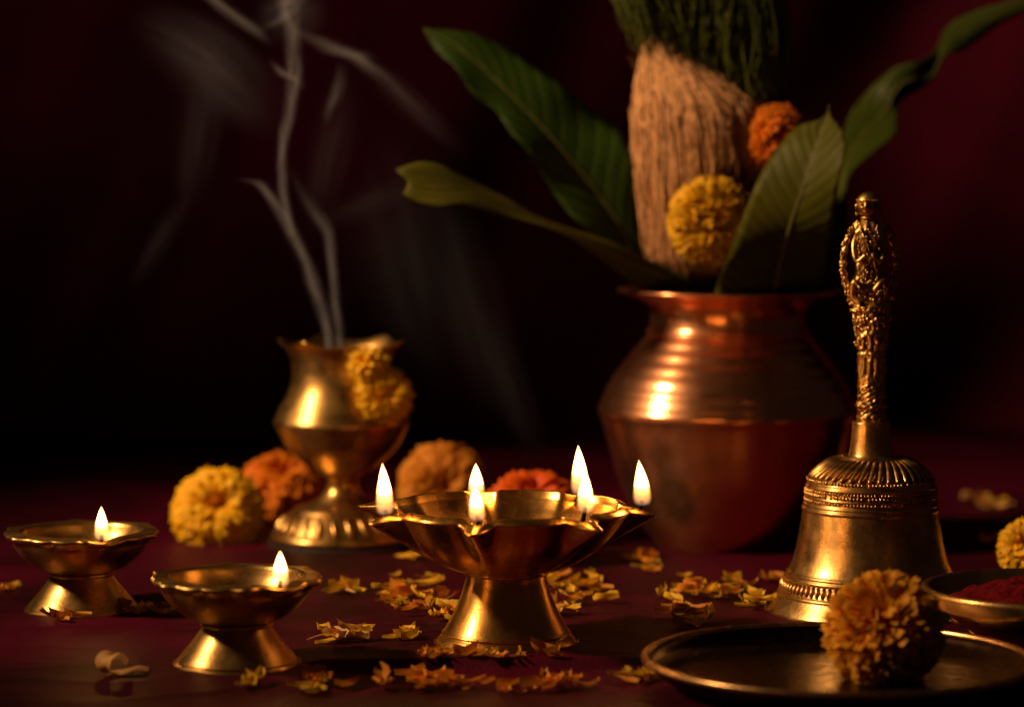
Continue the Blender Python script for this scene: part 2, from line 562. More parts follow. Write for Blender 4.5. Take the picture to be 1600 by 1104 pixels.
def prof_px(c, cpx, rows):
    """rows (half width px, silhouette y px) -> (r, z) local to base centre c"""
    return [(W(hw, c.y), P(cpx, py, c.y).z - c.z) for hw, py in rows]

# ------------------------------------------------------------------ flames and wicks
def flame_bm(h, r, lean=0.0):
    rows = []
    for i in range(23):
        t = i / 22
        s = 0.90 * (1 - t ** 1.45) ** 0.86 * (0.66 + 0.34 * math.sin(min(t / 0.26, 1) * PI / 2)) if t > 0 else 0.4
        rows.append((max(s * r * 1.38, 0.00002), t * h))
    v, f = lathe(rows, 24)
    v = [(x + lean * h * (z / h) ** 2, y, z) for x, y, z in v]
    return v, f
def add_flame(parent, base, h, r, wick_from, lean=0.0):
    b = Vector(base)
    a = Vector(wick_from)
    tip = b + Vector((0, 0, 0.0022))
    midp = a.lerp(tip, 0.55) + Vector((0, 0, -0.0002))
    v, f = tube(cr([tuple(a), tuple(midp), tuple(tip)], 5), [0.00105 - 0.00003 * i for i in range(11)], 8)
    obj('wick', v, f, M['wick'], parent)
    v, f = flame_bm(h, r, lean)
    obj('flame', v, f, M['flame'], parent, loc=b)

# ------------------------------------------------------------------ the big seven-spout lamp
def big_lamp():
    cpx = 791
    c = on_table(cpx, 1022, W(113, 1.07))
    t = thing('oil_lamp', 'large brass footed oil lamp with six burning wicks round its petal shaped bowl', 'oil lamp', c)
    foot = prof_px(c, cpx, [(60, 893), (63, 896), (64, 904), (67, 914), (72, 930), (79, 947), (86, 961), (94, 975), (99, 983)])
    foot = cr(foot, 4) + prof_px(c, cpx, [(101.5, 984.5), (102, 986.5), (100, 987.5), (99.5, 989)]) + cr(prof_px(c, cpx, [(103, 990), (106, 993), (110, 998), (113, 1003), (115, 1006)]), 3) + prof_px(c, cpx, [(115.5, 1007), (114.3, 1008), (114.3, 1009)])
    foot += [(foot[-1][0], 0.0006), (foot[-1][0] - 0.0006, 0.0)]
    v, f = lathe(foot, 112)
    obj('foot', v, f, M['brass'], t)
    neck = prof_px(c, cpx, [(60, 887), (66, 889), (68, 892), (67, 895), (62, 897)])
    v, f = lathe(cr(neck, 3), 96)
    obj('neck_ring', v, f, M['brass'], t)
    zr = P(cpx, 797, c.y).z - c.z
    out = cr([(0.0002, P(cpx, 893, c.y).z - c.z)] + prof_px(c, cpx, [(50, 893), (78, 889), (104, 880), (130, 866), (154, 849), (175, 829), (190, 812), (198, 803)]), 4)
    rim_r = W(200, c.y)
    n_out = len(out)
    lip = [(rim_r + 0.0003, zr - 0.0008), (rim_r + 0.0004, zr - 0.0002), (rim_r - 0.0002, zr + 0.0002), (rim_r - 0.0016, zr + 0.0011), (rim_r - 0.0034, zr + 0.0019), (rim_r - 0.0041, zr + 0.0016)]
    inn = cr([(rim_r - 0.0046, zr - 0.0008), (W(168, c.y), zr - W(15, c.y)), (W(140, c.y), zr - W(36, c.y)), (W(100, c.y), zr - W(58, c.y)), (W(55, c.y), zr - W(70, c.y)), (0.0002, zr - W(73, c.y))], 5)
    prof = out + lip + inn
    spouts = [0.0, 52, 103, 154, 206, 257, 309]        # degrees towards the camera are negative y, so flip below
    reach = [1.10, 1.04, 1.02, 1.06, 1.26, 1.02, 1.05]
    def mod(ph, k, r, z):
        dg = (-math.degrees(ph)) % 360
        best, bi = 999, 0
        for i, s in enumerate(spouts):
            d = abs((dg - s + 180) % 360 - 180)
            if d < best: best, bi = d, i
        h = min(max((r - W(50, c.y)) / (rim_r - W(50, c.y)), 0), 1.1)
        lobe = math.cos(best / 26.0 * PI / 2) if best < 26 else 0     # 1 at spout, 0 at lobe centre
        keel = math.exp(-(best / 5.2) ** 2)
        pinch = math.exp(-(best / 12.0) ** 2)
        inside = k >= n_out + 3
        rr = r * (1 - 0.085 * pinch * h ** 1.2 + (0.085 + 0.19 * (reach[bi] - 0.02) * 0.82) * keel * h ** 2.4)
        if bi == 4: rr *= 1 + 0.10 * math.exp(-(best / 9.0) ** 2) * h ** 3
        zz = z
        if r > W(165, c.y):
            g = min((r - W(165, c.y)) / W(30, c.y), 1)
            zz += g * (0.0010 * (1 - pinch) - 0.0016 * math.exp(-(best / 6.5) ** 2) + 0.0006 * math.exp(-((best - 10) / 3) ** 2))
        if inside and r < rim_r - 0.004:
            zz += 0.0016 * math.exp(-((best - 0) / 3.0) ** 2) * min(1, max(0, h)) * (1 - h) * 4 * 0.6
        rr *= 1 + 0.004 * noise.noise(Vector((math.cos(ph) * 3, math.sin(ph) * 3, z * 120)))
        return rr, zz
    v, f = lathe(prof, 420, mod)
    obj('bowl', v, f, M['brass'], t)
    # flames: (px, top py, base py, spout index, radius scale)
    data = [(600, 723, 803, 3, 1.0), (745, 757, 812, 2, 0.93), (915.5, 735, 799, 1, 0.95), (1005, 718, 788, 0, 1.0), (744, 723, 778, 5, 0.93), (907, 695, 772, 6, 1.0)]
    for px, ty, by, si, rs in data:
        a = math.radians(-spouts[si])
        rad = rim_r * 0.99
        fx, fy = rad * math.cos(a), rad * math.sin(a)
        yw = c.y + fy
        fx = W(px - 800, yw) - c.x
        base = Vector((fx, fy, P(px, by, yw).z - c.z))
        top = P(px, ty, yw).z - c.z
        wf = Vector((fx * 0.985 + (0.0012 if px < 760 else -0.0010), fy * 0.97, min(base.z - 0.0022, zr - 0.0016)))
        add_flame(t, base - Vector((0, 0, 0.0006)), top - base.z + 0.0006, W(14.5, yw) * rs, wf, lean=R.uniform(-0.09, 0.05))
    return t
big_lamp()

# ------------------------------------------------------------------ the two small lamps
def small_lamp(px, py_front, label, rot, flame_h):
    cpx = 368.5
    c0 = on_table(cpx, 1053, W(99, 1.03))
    c = on_table(px, py_front, W(99, 1.03))
    t = thing('oil_lamp', label, 'oil lamp', c, 'small oil lamps on the cloth')
    foot = cr(prof_px(c0, cpx, [(50, 970), (54, 976), (56, 980), (60, 986), (67, 995), (75, 1005), (83, 1014), (89, 1021), (93, 1027)]), 4)
    foot += prof_px(c0, cpx, [(94.5, 1027.6), (95, 1029), (93, 1030), (93, 1031.5), (96.5, 1032.5)]) + cr(prof_px(c0, cpx, [(98.5, 1034), (101, 1038), (101, 1042)]), 2)
    foot += [(foot[-1][0], 0.0005), (foot[-1][0] - 0.0005, 0)]
    v, f = lathe(foot, 96)
    obj('foot', v, f, M['old_brass'], t)
    v, f = lathe(cr(prof_px(c0, cpx, [(48, 968), (56, 970), (57.5, 973), (56, 976), (50, 978)]), 3), 72)
    obj('neck_ring', v, f, M['old_brass'], t)
    zr = P(cpx, 902, c0.y).z - c0.z
    w_ = lambda p: W(p, c0.y)
    out = cr([(0.0002, zr - w_(70))] + [(w_(a), zr - w_(b)) for a, b in ((40, 70), (60, 67), (82, 57), (102, 41), (116, 24), (120, 14))], 4)
    k_rim = len(out)
    rim = [(w_(a), zr + w_(b)) for a, b in ((124, 9 - 18), (131, -5), (134, -1), (133, 2), (128, 3.5), (120, 3.5), (112, 4), (108, 4.5), (105, 2))]
    inn = cr([(w_(a), zr - w_(b)) for a, b in ((103, 3), (96, 18), (80, 34), (50, 46), (20, 49), (0.3, 49.5))], 4)
    prof = out + rim + inn
    sp_a = rot                                          # spout direction, degrees towards camera
    def mod(ph, k, r, z):
        dg = (-math.degrees(ph)) % 360
        rr, zz = r, z
        wgt = sstep(w_(106), w_(128), r) if k_rim <= k < k_rim + 8 else (sstep(w_(114), w_(126), r) if k < k_rim else 0)
        d = abs((dg - sp_a + 180) % 360 - 180)
        sp_ = math.exp(-(d / 11) ** 2)
        cusp = abs(math.sin(math.radians((dg - sp_a) * 9)))            # 18 scallops
        big = math.exp(-(((dg + 12) % 60 - 30) / 6.5) ** 2)               # six pointed tips
        rr += wgt * (w_(3.0) * (cusp - 0.6) * (1 - sp_) + w_(9) * big * (1 - sp_) + w_(7) * sp_)
        zz += wgt * (w_(1.1) * (0.5 - cusp) + w_(1.5) * big - w_(5) * sp_)
        if k >= k_rim + 5 and r > w_(70):
            rr += w_(13) * sp_ * sstep(w_(70), w_(105), r)
            zz -= w_(5) * sp_ * sstep(w_(90), w_(105), r)
        rr *= 1 + 0.006 * noise.noise(Vector((math.cos(ph) * 2.5, math.sin(ph) * 2.5, z * 90)))
        return rr, zz
    v, f = lathe(prof, 324, mod)
    obj('bowl', v, f, M['old_brass'], t)
    a = math.radians(-sp_a)
    rad = w_(116)
    fx, fy = rad * math.cos(a), rad * math.sin(a)
    b = Vector((fx, fy, zr + w_(0)))
    add_flame(t, b, flame_h, w_(13), Vector((fx * 0.97, fy * 0.97, zr - w_(14))))
    return t
small_lamp(366, 1053, 'small tarnished brass oil lamp, front one at lower left, its single wick alight', 49, W(56, 1.03))
small_lamp(122, 965, 'small tarnished brass oil lamp at the far left edge, behind the other small one', 64, W(55, 1.13))

# ------------------------------------------------------------------ copper pot
def copper_pot():
    cpx = 1138
    c = on_table(cpx, 862, W(106, 1.36))
    t = thing('copper_pot', 'round bellied shiny copper water pot holding the coconut and leaves', 'pot', c)
    px = lambda rows: prof_px(c, cpx, rows)
    low = cr(px([(106, 851), (124, 830), (138, 811), (156, 780), (171, 746), (182, 710), (190, 681), (197, 656), (202, 644)]), 5)
    low = [(low[0][0] - 0.002, 0.0)] + [(low[0][0], 0.0008)] + low
    ridge = px([(203, 640), (203, 635), (200, 631)])
    sh = []
    rows = [(199, 629), (193, 612), (184, 595), (172, 577), (158, 560), (144, 543), (131, 528), (122, 519)]
    sm = cr(px(rows), 6)
    for i, (r, z) in enumerate(sm):                     # shallow spun steps on the shoulder
        sh.append((r + 0.00021 * math.sin(i / len(sm) * PI * 2 * 6.5), z))
    neck = px([(121, 517), (124, 515), (125, 513), (122.5, 511)]) + cr(px([(122, 509), (121, 500), (121.5, 490), (124, 480), (130, 472), (144, 465), (160, 460), (170, 456.5)]), 4)
    lip = px([(173, 455), (174, 452.5), (172, 450.5), (168, 450.5), (158, 453)])
    inn = cr(px([(150, 456), (128, 466), (114, 478), (112, 500), (114, 520), (140, 560), (180, 625), (180, 700), (150, 780), (100, 838), (2, 840)]), 3)
    def mod(ph, k, r, z):
        return r * (1 + 0.004 * noise.noise(Vector((math.cos(ph) * 2.2, math.sin(ph) * 2.2, z * 22)))), z
    v, f = lathe(low + ridge + sh + neck + lip + inn, 160, mod)
    obj('pot_body', v, f, M['copper'], t)
    v, f = lathe(cr(px([(120, 513), (126, 515), (128, 518), (127, 521), (122, 523)]), 3), 128, None, False, False)
    obj('neck_ring', v, f, M['copper'], t)
    return c
POT = copper_pot()

# ------------------------------------------------------------------ coconut
def coconut():
    yd = POT.y
    t = thing('coconut', 'fibrous brown coconut standing tip up in the copper pot, green tuft on top', 'coconut', P(1100, 440, yd))
    base = t.location.copy()
    # rows: py, left px, right px
    rows = [(456, 1062, 1140), (430, 1040, 1168), (400, 1012, 1186), (360, 1005, 1200), (320, 1001, 1212), (270, 996, 1222), (220, 993, 1222), (180, 991, 1210), (150, 993, 1184), (120, 997, 1146), (95, 1001, 1108), (75, 1006, 1080), (55, 1011, 1060), (35, 1018, 1050), (10, 1022, 1046)]
    rows = cr(rows, 4)
    seg = 120
    v, f = [], []
    cen = []
    for i, (py, l, r) in enumerate(rows):
        a, b = P(l, py, yd), P(r, py, yd)
        c = (a + b) / 2
        rad = (b - a).length / 2
        cen.append((c, rad, py))
        for j in range(seg):
            ph = 2 * PI * j / seg
            s = 1 + 0.07 * noise.noise(Vector((math.cos(ph) * 5 + i * 0.03, math.sin(ph) * 5, i * 0.04))) + 0.05 * noise.noise(Vector((math.cos(ph) * 14, math.sin(ph) * 14, i * 0.07)))
            v.append(c + Vector((rad * s * math.cos(ph), rad * s * math.sin(ph) * 0.9, 0)) - base)
    n = len(rows)
    for i in range(n - 1):
        for j in range(seg):
            a, b = i * seg + j, i * seg + (j + 1) % seg
            f.append((a, b, b + seg, a + seg))
    f.append(tuple(range(seg)))
    f.append(tuple(range((n - 1) * seg, n * seg))[::-1])
    obj('husk', v, f, M['husk'], t)
    def strands(count, mat, name, lift, wid, lo, hi, jit):
        mb = MB()
        for q in range(count):
            ph = R.uniform(PI * 0.85, PI * 2.15)
            i0 = R.randint(0, int(n * lo)) ; i1 = min(n - 1, i0 + R.randint(8, int(n * hi)))
            lf = R.uniform(0.2, 1) * lift
            path = []
            sl = R.uniform(-1, 1) * jit
            st = R.random() * 50
            for i in range(i0, i1 + 1, 2):
                c, rad, py = cen[i]
                a = ph + sl * (i - i0) / n + 0.06 * noise.noise(Vector((st, i * 0.13, 2)))
                e = (i - i0) / max(1, i1 - i0)
                s = 1.01 + lf * (0.4 + 0.6 * abs(noise.noise(Vector((st, i * 0.1, 7))))) + (0.035 * R.random() if e > 0.9 or e < 0.1 else 0)
                path.append(c + Vector((rad * s * math.cos(a), rad * s * math.sin(a) * 0.92, 0)) - base)
            if len(path) < 3: continue
            w0 = R.uniform(0.5, 1.3) * wid
            mb.add(*tube(path, [w0 * (0.35 + 0.65 * math.sin(PI * (k + 0.5) / len(path))) for k in range(len(path))], 4))
        o = mb.build(name, mat, t)
        tag(o, kind='stuff')
    strands(1100, M['fibre'], 'husk_fibre_and_groove', 0.05, 0.00038, 0.75, 0.7, 0.45)
    strands(170, M['hair_and_groove_shade'], 'husk_fibre_and_groove', 0.05, 0.0006, 0.75, 0.55, 0.8)  # dark strands paint the shade of the crevices between the fibres
    # stray hairs down the left side
    mb = MB()
    for q in range(60):
        i = R.randint(8, n - 8)
        c, rad, py = cen[i]
        ph = R.choice([PI, PI, 0]) + R.uniform(-0.5, 0.4)
        p = c + Vector((rad * math.cos(ph), rad * math.sin(ph) * 0.9, 0)) - base
        d = Vector((math.cos(ph) * 0.5, math.sin(ph) * 0.4, R.uniform(0.3, 1.0))) * R.uniform(0.004, 0.010)
        mb.add(*tube([p, p + d * 0.5, p + d + Vector((0.001 * R.uniform(-1, 1), 0, 0.002))], [0.0002, 0.00016, 0.00008], 4))
    tag(mb.build('stray_hair', M['hair_and_groove_shade'], t), kind='stuff')
    # green tuft
    mb = MB()
    for q in range(3000):
        u = R.random()
        # roots sit along the sloping upper edge of the brown husk
        rx = 1000 + 210 * u + R.uniform(-12, 12)
        ry = 44 + 108 * u ** 0.95 + R.gauss(-20, 22) + (12 * math.sin(u * 9))
        dep = yd + W(75, yd) * R.uniform(-1, 1) * 0.9
        fr = (rx - 1000) / 210
        tx = 935 + 250 * fr + R.uniform(-40, 40)
        ty = -190 + R.uniform(-70, 60)
        a = P(rx, ry, dep)
        b = P(tx, ty, dep + R.uniform(-0.02, 0.02))
        st = R.random() * 90
        path = []
        for k in range(9):
            e = k / 8
            p = a.lerp(b, e)
            p.x += W(44, yd) * noise.noise(Vector((st, e * 2.0, 0))) - W(20, yd) * math.sin(PI * e) * (1 - fr) * 0.3
            p.y += W(20, yd) * noise.noise(Vector((st, e * 2.2, 5)))
            path.append(p - base)
        mb.add(*tube(path, [0.00036 * (1 - 0.6 * k / 8) * (0.5 if k == 0 else 1) for k in range(9)], 4))
    tag(mb.build('green_tuft', M['green_fibre'], t), kind='stuff')
    # inner core of the tuft so that nothing shows through
    rows2 = cr([(110, 1060, 1185), (75, 1012, 1165), (30, 985, 1140), (-40, 965, 1120), (-120, 955, 1110), (-190, 985, 1080)], 4)
    v, f = [], []
    for i, (py, l, r) in enumerate(rows2):
        a, b = P(l, py, yd), P(r, py, yd)
        c = (a + b) / 2; rad = (b - a).length / 2
        for j in range(48):
            ph = 2 * PI * j / 48
            s = 0.86 + 0.16 * noise.noise(Vector((math.cos(ph) * 4, math.sin(ph) * 4, i * 0.15)))
            v.append(c + Vector((rad * s * math.cos(ph), rad * s * 0.6 * math.sin(ph), 0)) - base)
    for i in range(len(rows2) - 1):
        for j in range(48):
            a, b = i * 48 + j, i * 48 + (j + 1) % 48
            f.append((a, b, b + 48, a + 48))
    f.append(tuple(range(48))); f.append(tuple(range((len(rows2) - 1) * 48, len(rows2) * 48))[::-1])
    obj('tuft_core', v, f, M['green_fibre'], t)
coconut()

# ------------------------------------------------------------------ mango leaves
def leaf(label, A, B, Mid, mat, wave=0.0018, seed=1, rib=0.0007, n=46, cols=13, fold=0.0):
    """A / B: edge polylines (px, py, distance), Mid: midrib"""
    pa = resample(cr([tuple(P(*q)) for q in A], 6), n)
    pb = resample(cr([tuple(P(*q)) for q in B], 6), n)
    pm = resample(cr([tuple(P(*q)) for q in Mid], 6), n)
    base = pm[0].copy()
    t = thing('mango_leaf', label, 'leaf', base, 'mango leaves fanned out of the copper pot')
    v, f, uv = [], [], []
    for i in range(n):
        e = i / (n - 1)
        for k in range(cols):
            u = 2 * k / (cols - 1) - 1
            edge = pa[i] if u < 0 else pb[i]
            q = pm[i].lerp(edge, abs(u))
            q = q + Vector((0, -1, 0.3)) * (wave * abs(u) ** 1.5 * math.sin(e * 21 + seed + (2 if u > 0 else 0)) * math.sin(PI * e) ** 0.5)
            q = q + Vector((0, -1, 0)) * fold * abs(u)
            q = q + Vector((0, -1, 0)) * 0.0006 * math.sin(abs(u) * PI)
            v.append(q - base)
            uv.append((e * 3.2 - 0.55 * abs(u), u, seed))
    for i in range(n - 1):
        for k in range(cols - 1):
            a = i * cols + k
            f.append((a, a + 1, a + 1 + cols, a + cols))
    me = mesh_data('blade', v, f, mat)
    at = me.attributes.new('leafuv', 'FLOAT_VECTOR', 'POINT')
    at.data.foreach_set('vector', [x for q in uv for x in q])
    o = link('blade', me, t)
    so = o.modifiers.new('thickness', 'SOLIDIFY'); so.thickness = 0.0004; so.offset = 0
    path = [p - base + Vector((0, -0.0003, 0)) for p in pm]
    vv, ff = tube(path, [rib * (1 - 0.75 * i / (n - 1)) for i in range(n)], 8)
    obj('midrib', vv, ff, M['midrib'], t)

y1 = POT.y + 0.028
leaf('broad dark green mango leaf rising to the upper left behind the coconut',
     [(1010, 452, y1), (1008, 380, y1), (1000, 300, y1 + .002), (975, 214, y1 + .006), (932, 176, y1 + .01), (885, 142, y1 + .012), (847, 117, y1 + .014), (804, 80, y1 + .016), (742, 55, y1 + .018), (664, 46, y1 + .02)],
     [(1000, 452, y1 - .006), (975, 415, y1 - .008), (928, 368, y1 - .010), (894, 340, y1 - .011), (858, 287, y1 - .010), (828, 242, y1 - .009), (800, 212, y1 - .006), (774, 170, y1 - .003), (738, 146, y1), (712, 108, y1 + .006), (682, 80, y1 + .014), (662, 46, y1 + .02)],
     [(1005, 455, y1 - .002), (975, 365, y1 - .001), (932, 300, y1), (890, 248, y1 + .001), (847, 198, y1 + .002), (800, 150, y1 + .005), (750, 102, y1 + .01), (705, 68, y1 + .015), (662, 45, y1 + .02)],
     M['leaf_dark'], 0.0034, 1.0, 0.0006)
y2 = POT.y - 0.022
leaf('narrow olive mango leaf bending low to the left over the pot lip',
     [(1110, 462, y2 + .01), (1098, 441, y2 + .008), (1050, 421, y2 + .004), (1004, 402, y2), (932, 369, y2 - .006), (847, 342, y2 - .012), (790, 308, y2 - .016), (719, 274, y2 - .020), (690, 259, y2 - .021), (662, 253, y2 - .022), (640, 257, y2 - .023), (618, 265, y2 - .023)],
     [(1085, 466, y2 + .008), (1040, 456, y2 + .004), (999, 450, y2 - .002), (968, 428, y2 - .006), (923, 394, y2 - .012), (866, 361, y2 - .017), (790, 337, y2 - .022), (719, 321, y2 - .026), (690, 323, y2 - .028), (668, 321, y2 - .028), (646, 312, y2 - .027), (628, 300, y2 - .026), (640, 288, y2 - .025), (620, 267, y2 - .023)],
     [(1098, 466, y2 + .009), (1040, 436, y2 + .003), (980, 408, y2 - .002), (925, 380, y2 - .008), (866, 351, y2 - .013), (800, 325, y2 - .018), (742, 302, y2 - .022), (690, 284, y2 - .024), (628, 266, y2 - .024)],
     M['leaf_olive'], 0.0012, 2.0, 0.0007)
y3 = POT.y
leaf('upright broad mango leaf at the front, before the two marigolds on the coconut',
     [(1116, 470, y3 - .044), (1119, 449, y3 - .046), (1137, 404, y3 - .056), (1165, 328, y3 - .063), (1189, 271, y3 - .064), (1218, 228, y3 - .063), (1244, 200, y3 - .062), (1262, 192, y3 - .064), (1280, 188, y3 - .066), (1294, 180, y3 - .066)],
     [(1280, 470, y3 - .024), (1284, 449, y3 - .028), (1291, 428, y3 - .040), (1302, 356, y3 - .074), (1309, 295, y3 - .086), (1319, 250, y3 - .088), (1322, 228, y3 - .086), (1316, 204, y3 - .080), (1305, 190, y3 - .072), (1295, 180, y3 - .066)],
     [(1209, 470, y3 - .040), (1213, 442, y3 - .042), (1222, 400, y3 - .052), (1234, 355, y3 - .066), (1249, 310, y3 - .072), (1265, 264, y3 - .073), (1276, 232, y3 - .072), (1286, 202, y3 - .068), (1296, 164, y3 - .064)],
     M['leaf_mid'], 0.0009, 3.0, 0.0008)
y4 = POT.y + 0.030
leaf('dark wavy mango leaf twisting away to the upper right edge',
     [(1272, 470, y4 - .01 + 0.000), (1285, 400, y4 - .008 + 0.000), (1300, 330, y4 - .004 + 0.021), (1312, 250, y4 + 0.044), (1325, 185, y4 + .010 + 0.064), (1362, 136, y4 + .016 + 0.065), (1400, 104, y4 + .004 + 0.065), (1440, 94, y4 - .006 + 0.065), (1464, 74, y4 + .006 + 0.065), (1478, 44, y4 + .018 + 0.065), (1512, 22, y4 + .016 + 0.065), (1560, 6, y4 + .01 + 0.065), (1640, -12, y4 + 0.065)],
     [(1318, 470, y4 - .014 + 0.000), (1322, 400, y4 - .014 + 0.000), (1324, 330, y4 - .012 + 0.021), (1326, 275, y4 - .010 + 0.037), (1368, 236, y4 - .012 + 0.048), (1402, 206, y4 - .006 + 0.057), (1406, 160, y4 + .010 + 0.065), (1440, 140, y4 + .012 + 0.065), (1463, 118, y4 - .002 + 0.065), (1470, 92, y4 - .006 + 0.065), (1510, 76, y4 + .006 + 0.065), (1560, 40, y4 + .012 + 0.065), (1640, 0, y4 + .004 + 0.065)],
     [(1298, 470, y4 - .01 + 0.000), (1303, 400, y4 - .01 + 0.000), (1312, 330, y4 - .007 + 0.021), (1320, 262, y4 - .004 + 0.041), (1346, 212, y4 + .002 + 0.056), (1384, 172, y4 + .006 + 0.065), (1404, 134, y4 + .006 + 0.065), (1440, 117, y4 + .002 + 0.065), (1464, 96, y4 + 0.065), (1476, 68, y4 + .006 + 0.065), (1512, 48, y4 + .010 + 0.065), (1560, 24, y4 + .010 + 0.065), (1640, -6, y4 + .002 + 0.065)],
     M['leaf_far'], 0.0012, 4.0, 0.0006)

# ------------------------------------------------------------------ marigolds
def petal_mesh(name, L, wd, mat, ruf, curl, seed, rows=5, cols=5):
    """a strap petal growing along +Z, its face to +Y, ruffled at the tip"""
    rr = random.Random(seed)
    v, f, al = [], [], []
    pos = [(0.0, 0.0)]
    for i in range(rows - 1):                            # centre line bends away from the flower axis at the tip
        th = curl * ((i + 0.8) / (rows - 1)) ** 2.2
        pos.append((pos[-1][0] - math.sin(th) * L / (rows - 1), pos[-1][1] + math.cos(th) * L / (rows - 1)))
    for i in range(rows):
        e = i / (rows - 1)
        wv = wd * (0.25 + 0.75 * math.sin(min(1, e * 1.1) * PI * 0.5)) * (0.86 if i == rows - 1 else 1)
        for k in range(cols):
            u = 2 * k / (cols - 1) - 1
            y, z = pos[i]
            z += ruf * wd * 0.55 * e ** 2 * math.cos(u * PI * 1.6 + seed) + (rr.uniform(-1, 1) * L * 0.04 if i == rows - 1 else 0)
            y += 0.20 * wd * u * u * (1 - e) - (L * 0.05 * rr.uniform(0, 1) if i == rows - 1 else 0)
            v.append((u * wv * 0.5, y, z)); al.append(e)
    for i in range(rows - 1):
        for k in range(cols - 1):
            a = i * cols + k
            f.append((a, a + 1, a + 1 + cols, a + cols))
    me = mesh_data(name, v, f, mat)
    at = me.attributes.new('along', 'FLOAT', 'POINT')
    at.data.foreach_set('value', al)
    return me

def marigold(label, centre, rad, axis, matname, count, single, flat=0.82, seed=1, ruf=0.35, lenf=0.50, widf=0.36, group='marigold heads', hole=0.12, lo=-0.75, jit=0.07, bend=(1.0, 1.7)):
    t = thing('marigold', label, 'flower', centre, group)
    ax = Vector(axis).normalized()
    t.rotation_euler = ax.to_track_quat('Z', 'Y').to_euler()
    rr = random.Random(seed)
    mat = M[matname]
    variants = [petal_mesh('petal', rad * lenf, rad * widf, mat, ruf * rr.uniform(0.6, 1.3), rr.uniform(*bend), seed * 10 + i) for i in range(5)]
    core_v, core_f = ball((0, 0, -rad * 0.04), (rad * 0.66, rad * 0.66, rad * 0.66 * flat), 3)
    me = mesh_data('core', core_v, core_f, mat)
    at = me.attributes.new('along', 'FLOAT', 'POINT'); at.data.foreach_set('value', [0.5] * len(core_v))
    link('core', me, t)
    v, f = lathe([(rad * 0.16, -rad * 0.35), (rad * 0.30, -rad * 0.62 * flat - rad * 0.05), (rad * 0.20, -rad * 0.9 * flat), (rad * 0.05, -rad * 1.0 * flat)], 16)
    obj('calyx', v, f, M['stalk'], t)
    mb, al = MB(), []
    inner = MB(); ial = []
    ga = PI * (3 - math.sqrt(5))
    for i in range(count):
        h = 1 - (1 - lo) * (i + 0.5) / count
        th = math.acos(max(-1, min(1, h)))
        if th < hole: continue
        ph = i * ga + rr.uniform(-0.12, 0.12)
        d = Vector((math.sin(th) * math.cos(ph), math.sin(th) * math.sin(ph), math.cos(th)))
        # petals lean towards the rim: outward direction tilts away from the flower axis
        out = (d + Vector((d.x, d.y, 0)) * 0.25 + Vector((rr.uniform(-1, 1), rr.uniform(-1, 1), rr.uniform(-1, 1))) * jit).normalized()
        rfac = 1 + rr.uniform(-0.5, 0.4) * jit
        p = Vector((d.x, d.y, d.z * flat)) * rad * rfac - out * rad * lenf * 0.80
        q = out.to_track_quat('Z', 'Y')
        face = Vector((0, 0, 1)) - out * out.z           # petal face turned up to the axis
        if face.length > 0.05:
            yl = q @ Vector((0, 1, 0)); face.normalize()
            ang = math.atan2(yl.cross(face).dot(out), yl.dot(face))
        else: ang = rr.uniform(0, 6.28)
        q = q @ Matrix.Rotation(ang + rr.uniform(-0.6, 0.6), 3, 'Z').to_quaternion()
        s = rr.uniform(0.85, 1.15)
        me = variants[i % 5]
        if single:
            o = link('petal', me, t, p)
            o.rotation_euler = q.to_euler()
            o.scale = (s, s, 1)
        elif True:
            mb.add([p + q @ Vector((x.co.x * s, x.co.y * s, x.co.z)) for x in me.vertices], [tuple(g.vertices) for g in me.polygons])
            al += [x.value for x in me.attributes['along'].data]
    if single:                                           # shorter florets deeper in the head, too tight to pick apart
        for i in range(count):
            h = 1 - (1 - lo) * (i + 0.95) / count
            th = math.acos(max(-1, min(1, h)))
            if th < hole * 0.8: continue
            ph = i * ga + 1.1 + rr.uniform(-0.2, 0.2)
            d = Vector((math.sin(th) * math.cos(ph), math.sin(th) * math.sin(ph), math.cos(th)))
            p = Vector((d.x, d.y, d.z * flat)) * rad * 0.90 - d * rad * lenf * 0.80
            q = d.to_track_quat('Z', 'Y') @ Matrix.Rotation(rr.uniform(0, 6.28), 3, 'Z').to_quaternion()
            me = variants[i % 5]
            inner.add([p + q @ x.co for x in me.vertices], [tuple(g.vertices) for g in me.polygons])
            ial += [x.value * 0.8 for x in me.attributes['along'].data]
        me = mesh_data('inner_petals', inner.v, inner.f, mat)
        at = me.attributes.new('along', 'FLOAT', 'POINT'); at.data.foreach_set('value', ial)
        tag(link('inner_petals', me, t), kind='stuff')
    if not single:
        me = mesh_data('petals', mb.v, mb.f, mat)
        at = me.attributes.new('along', 'FLOAT', 'POINT'); at.data.foreach_set('value', al)
        tag(link('petals', me, t), kind='stuff')
    return t

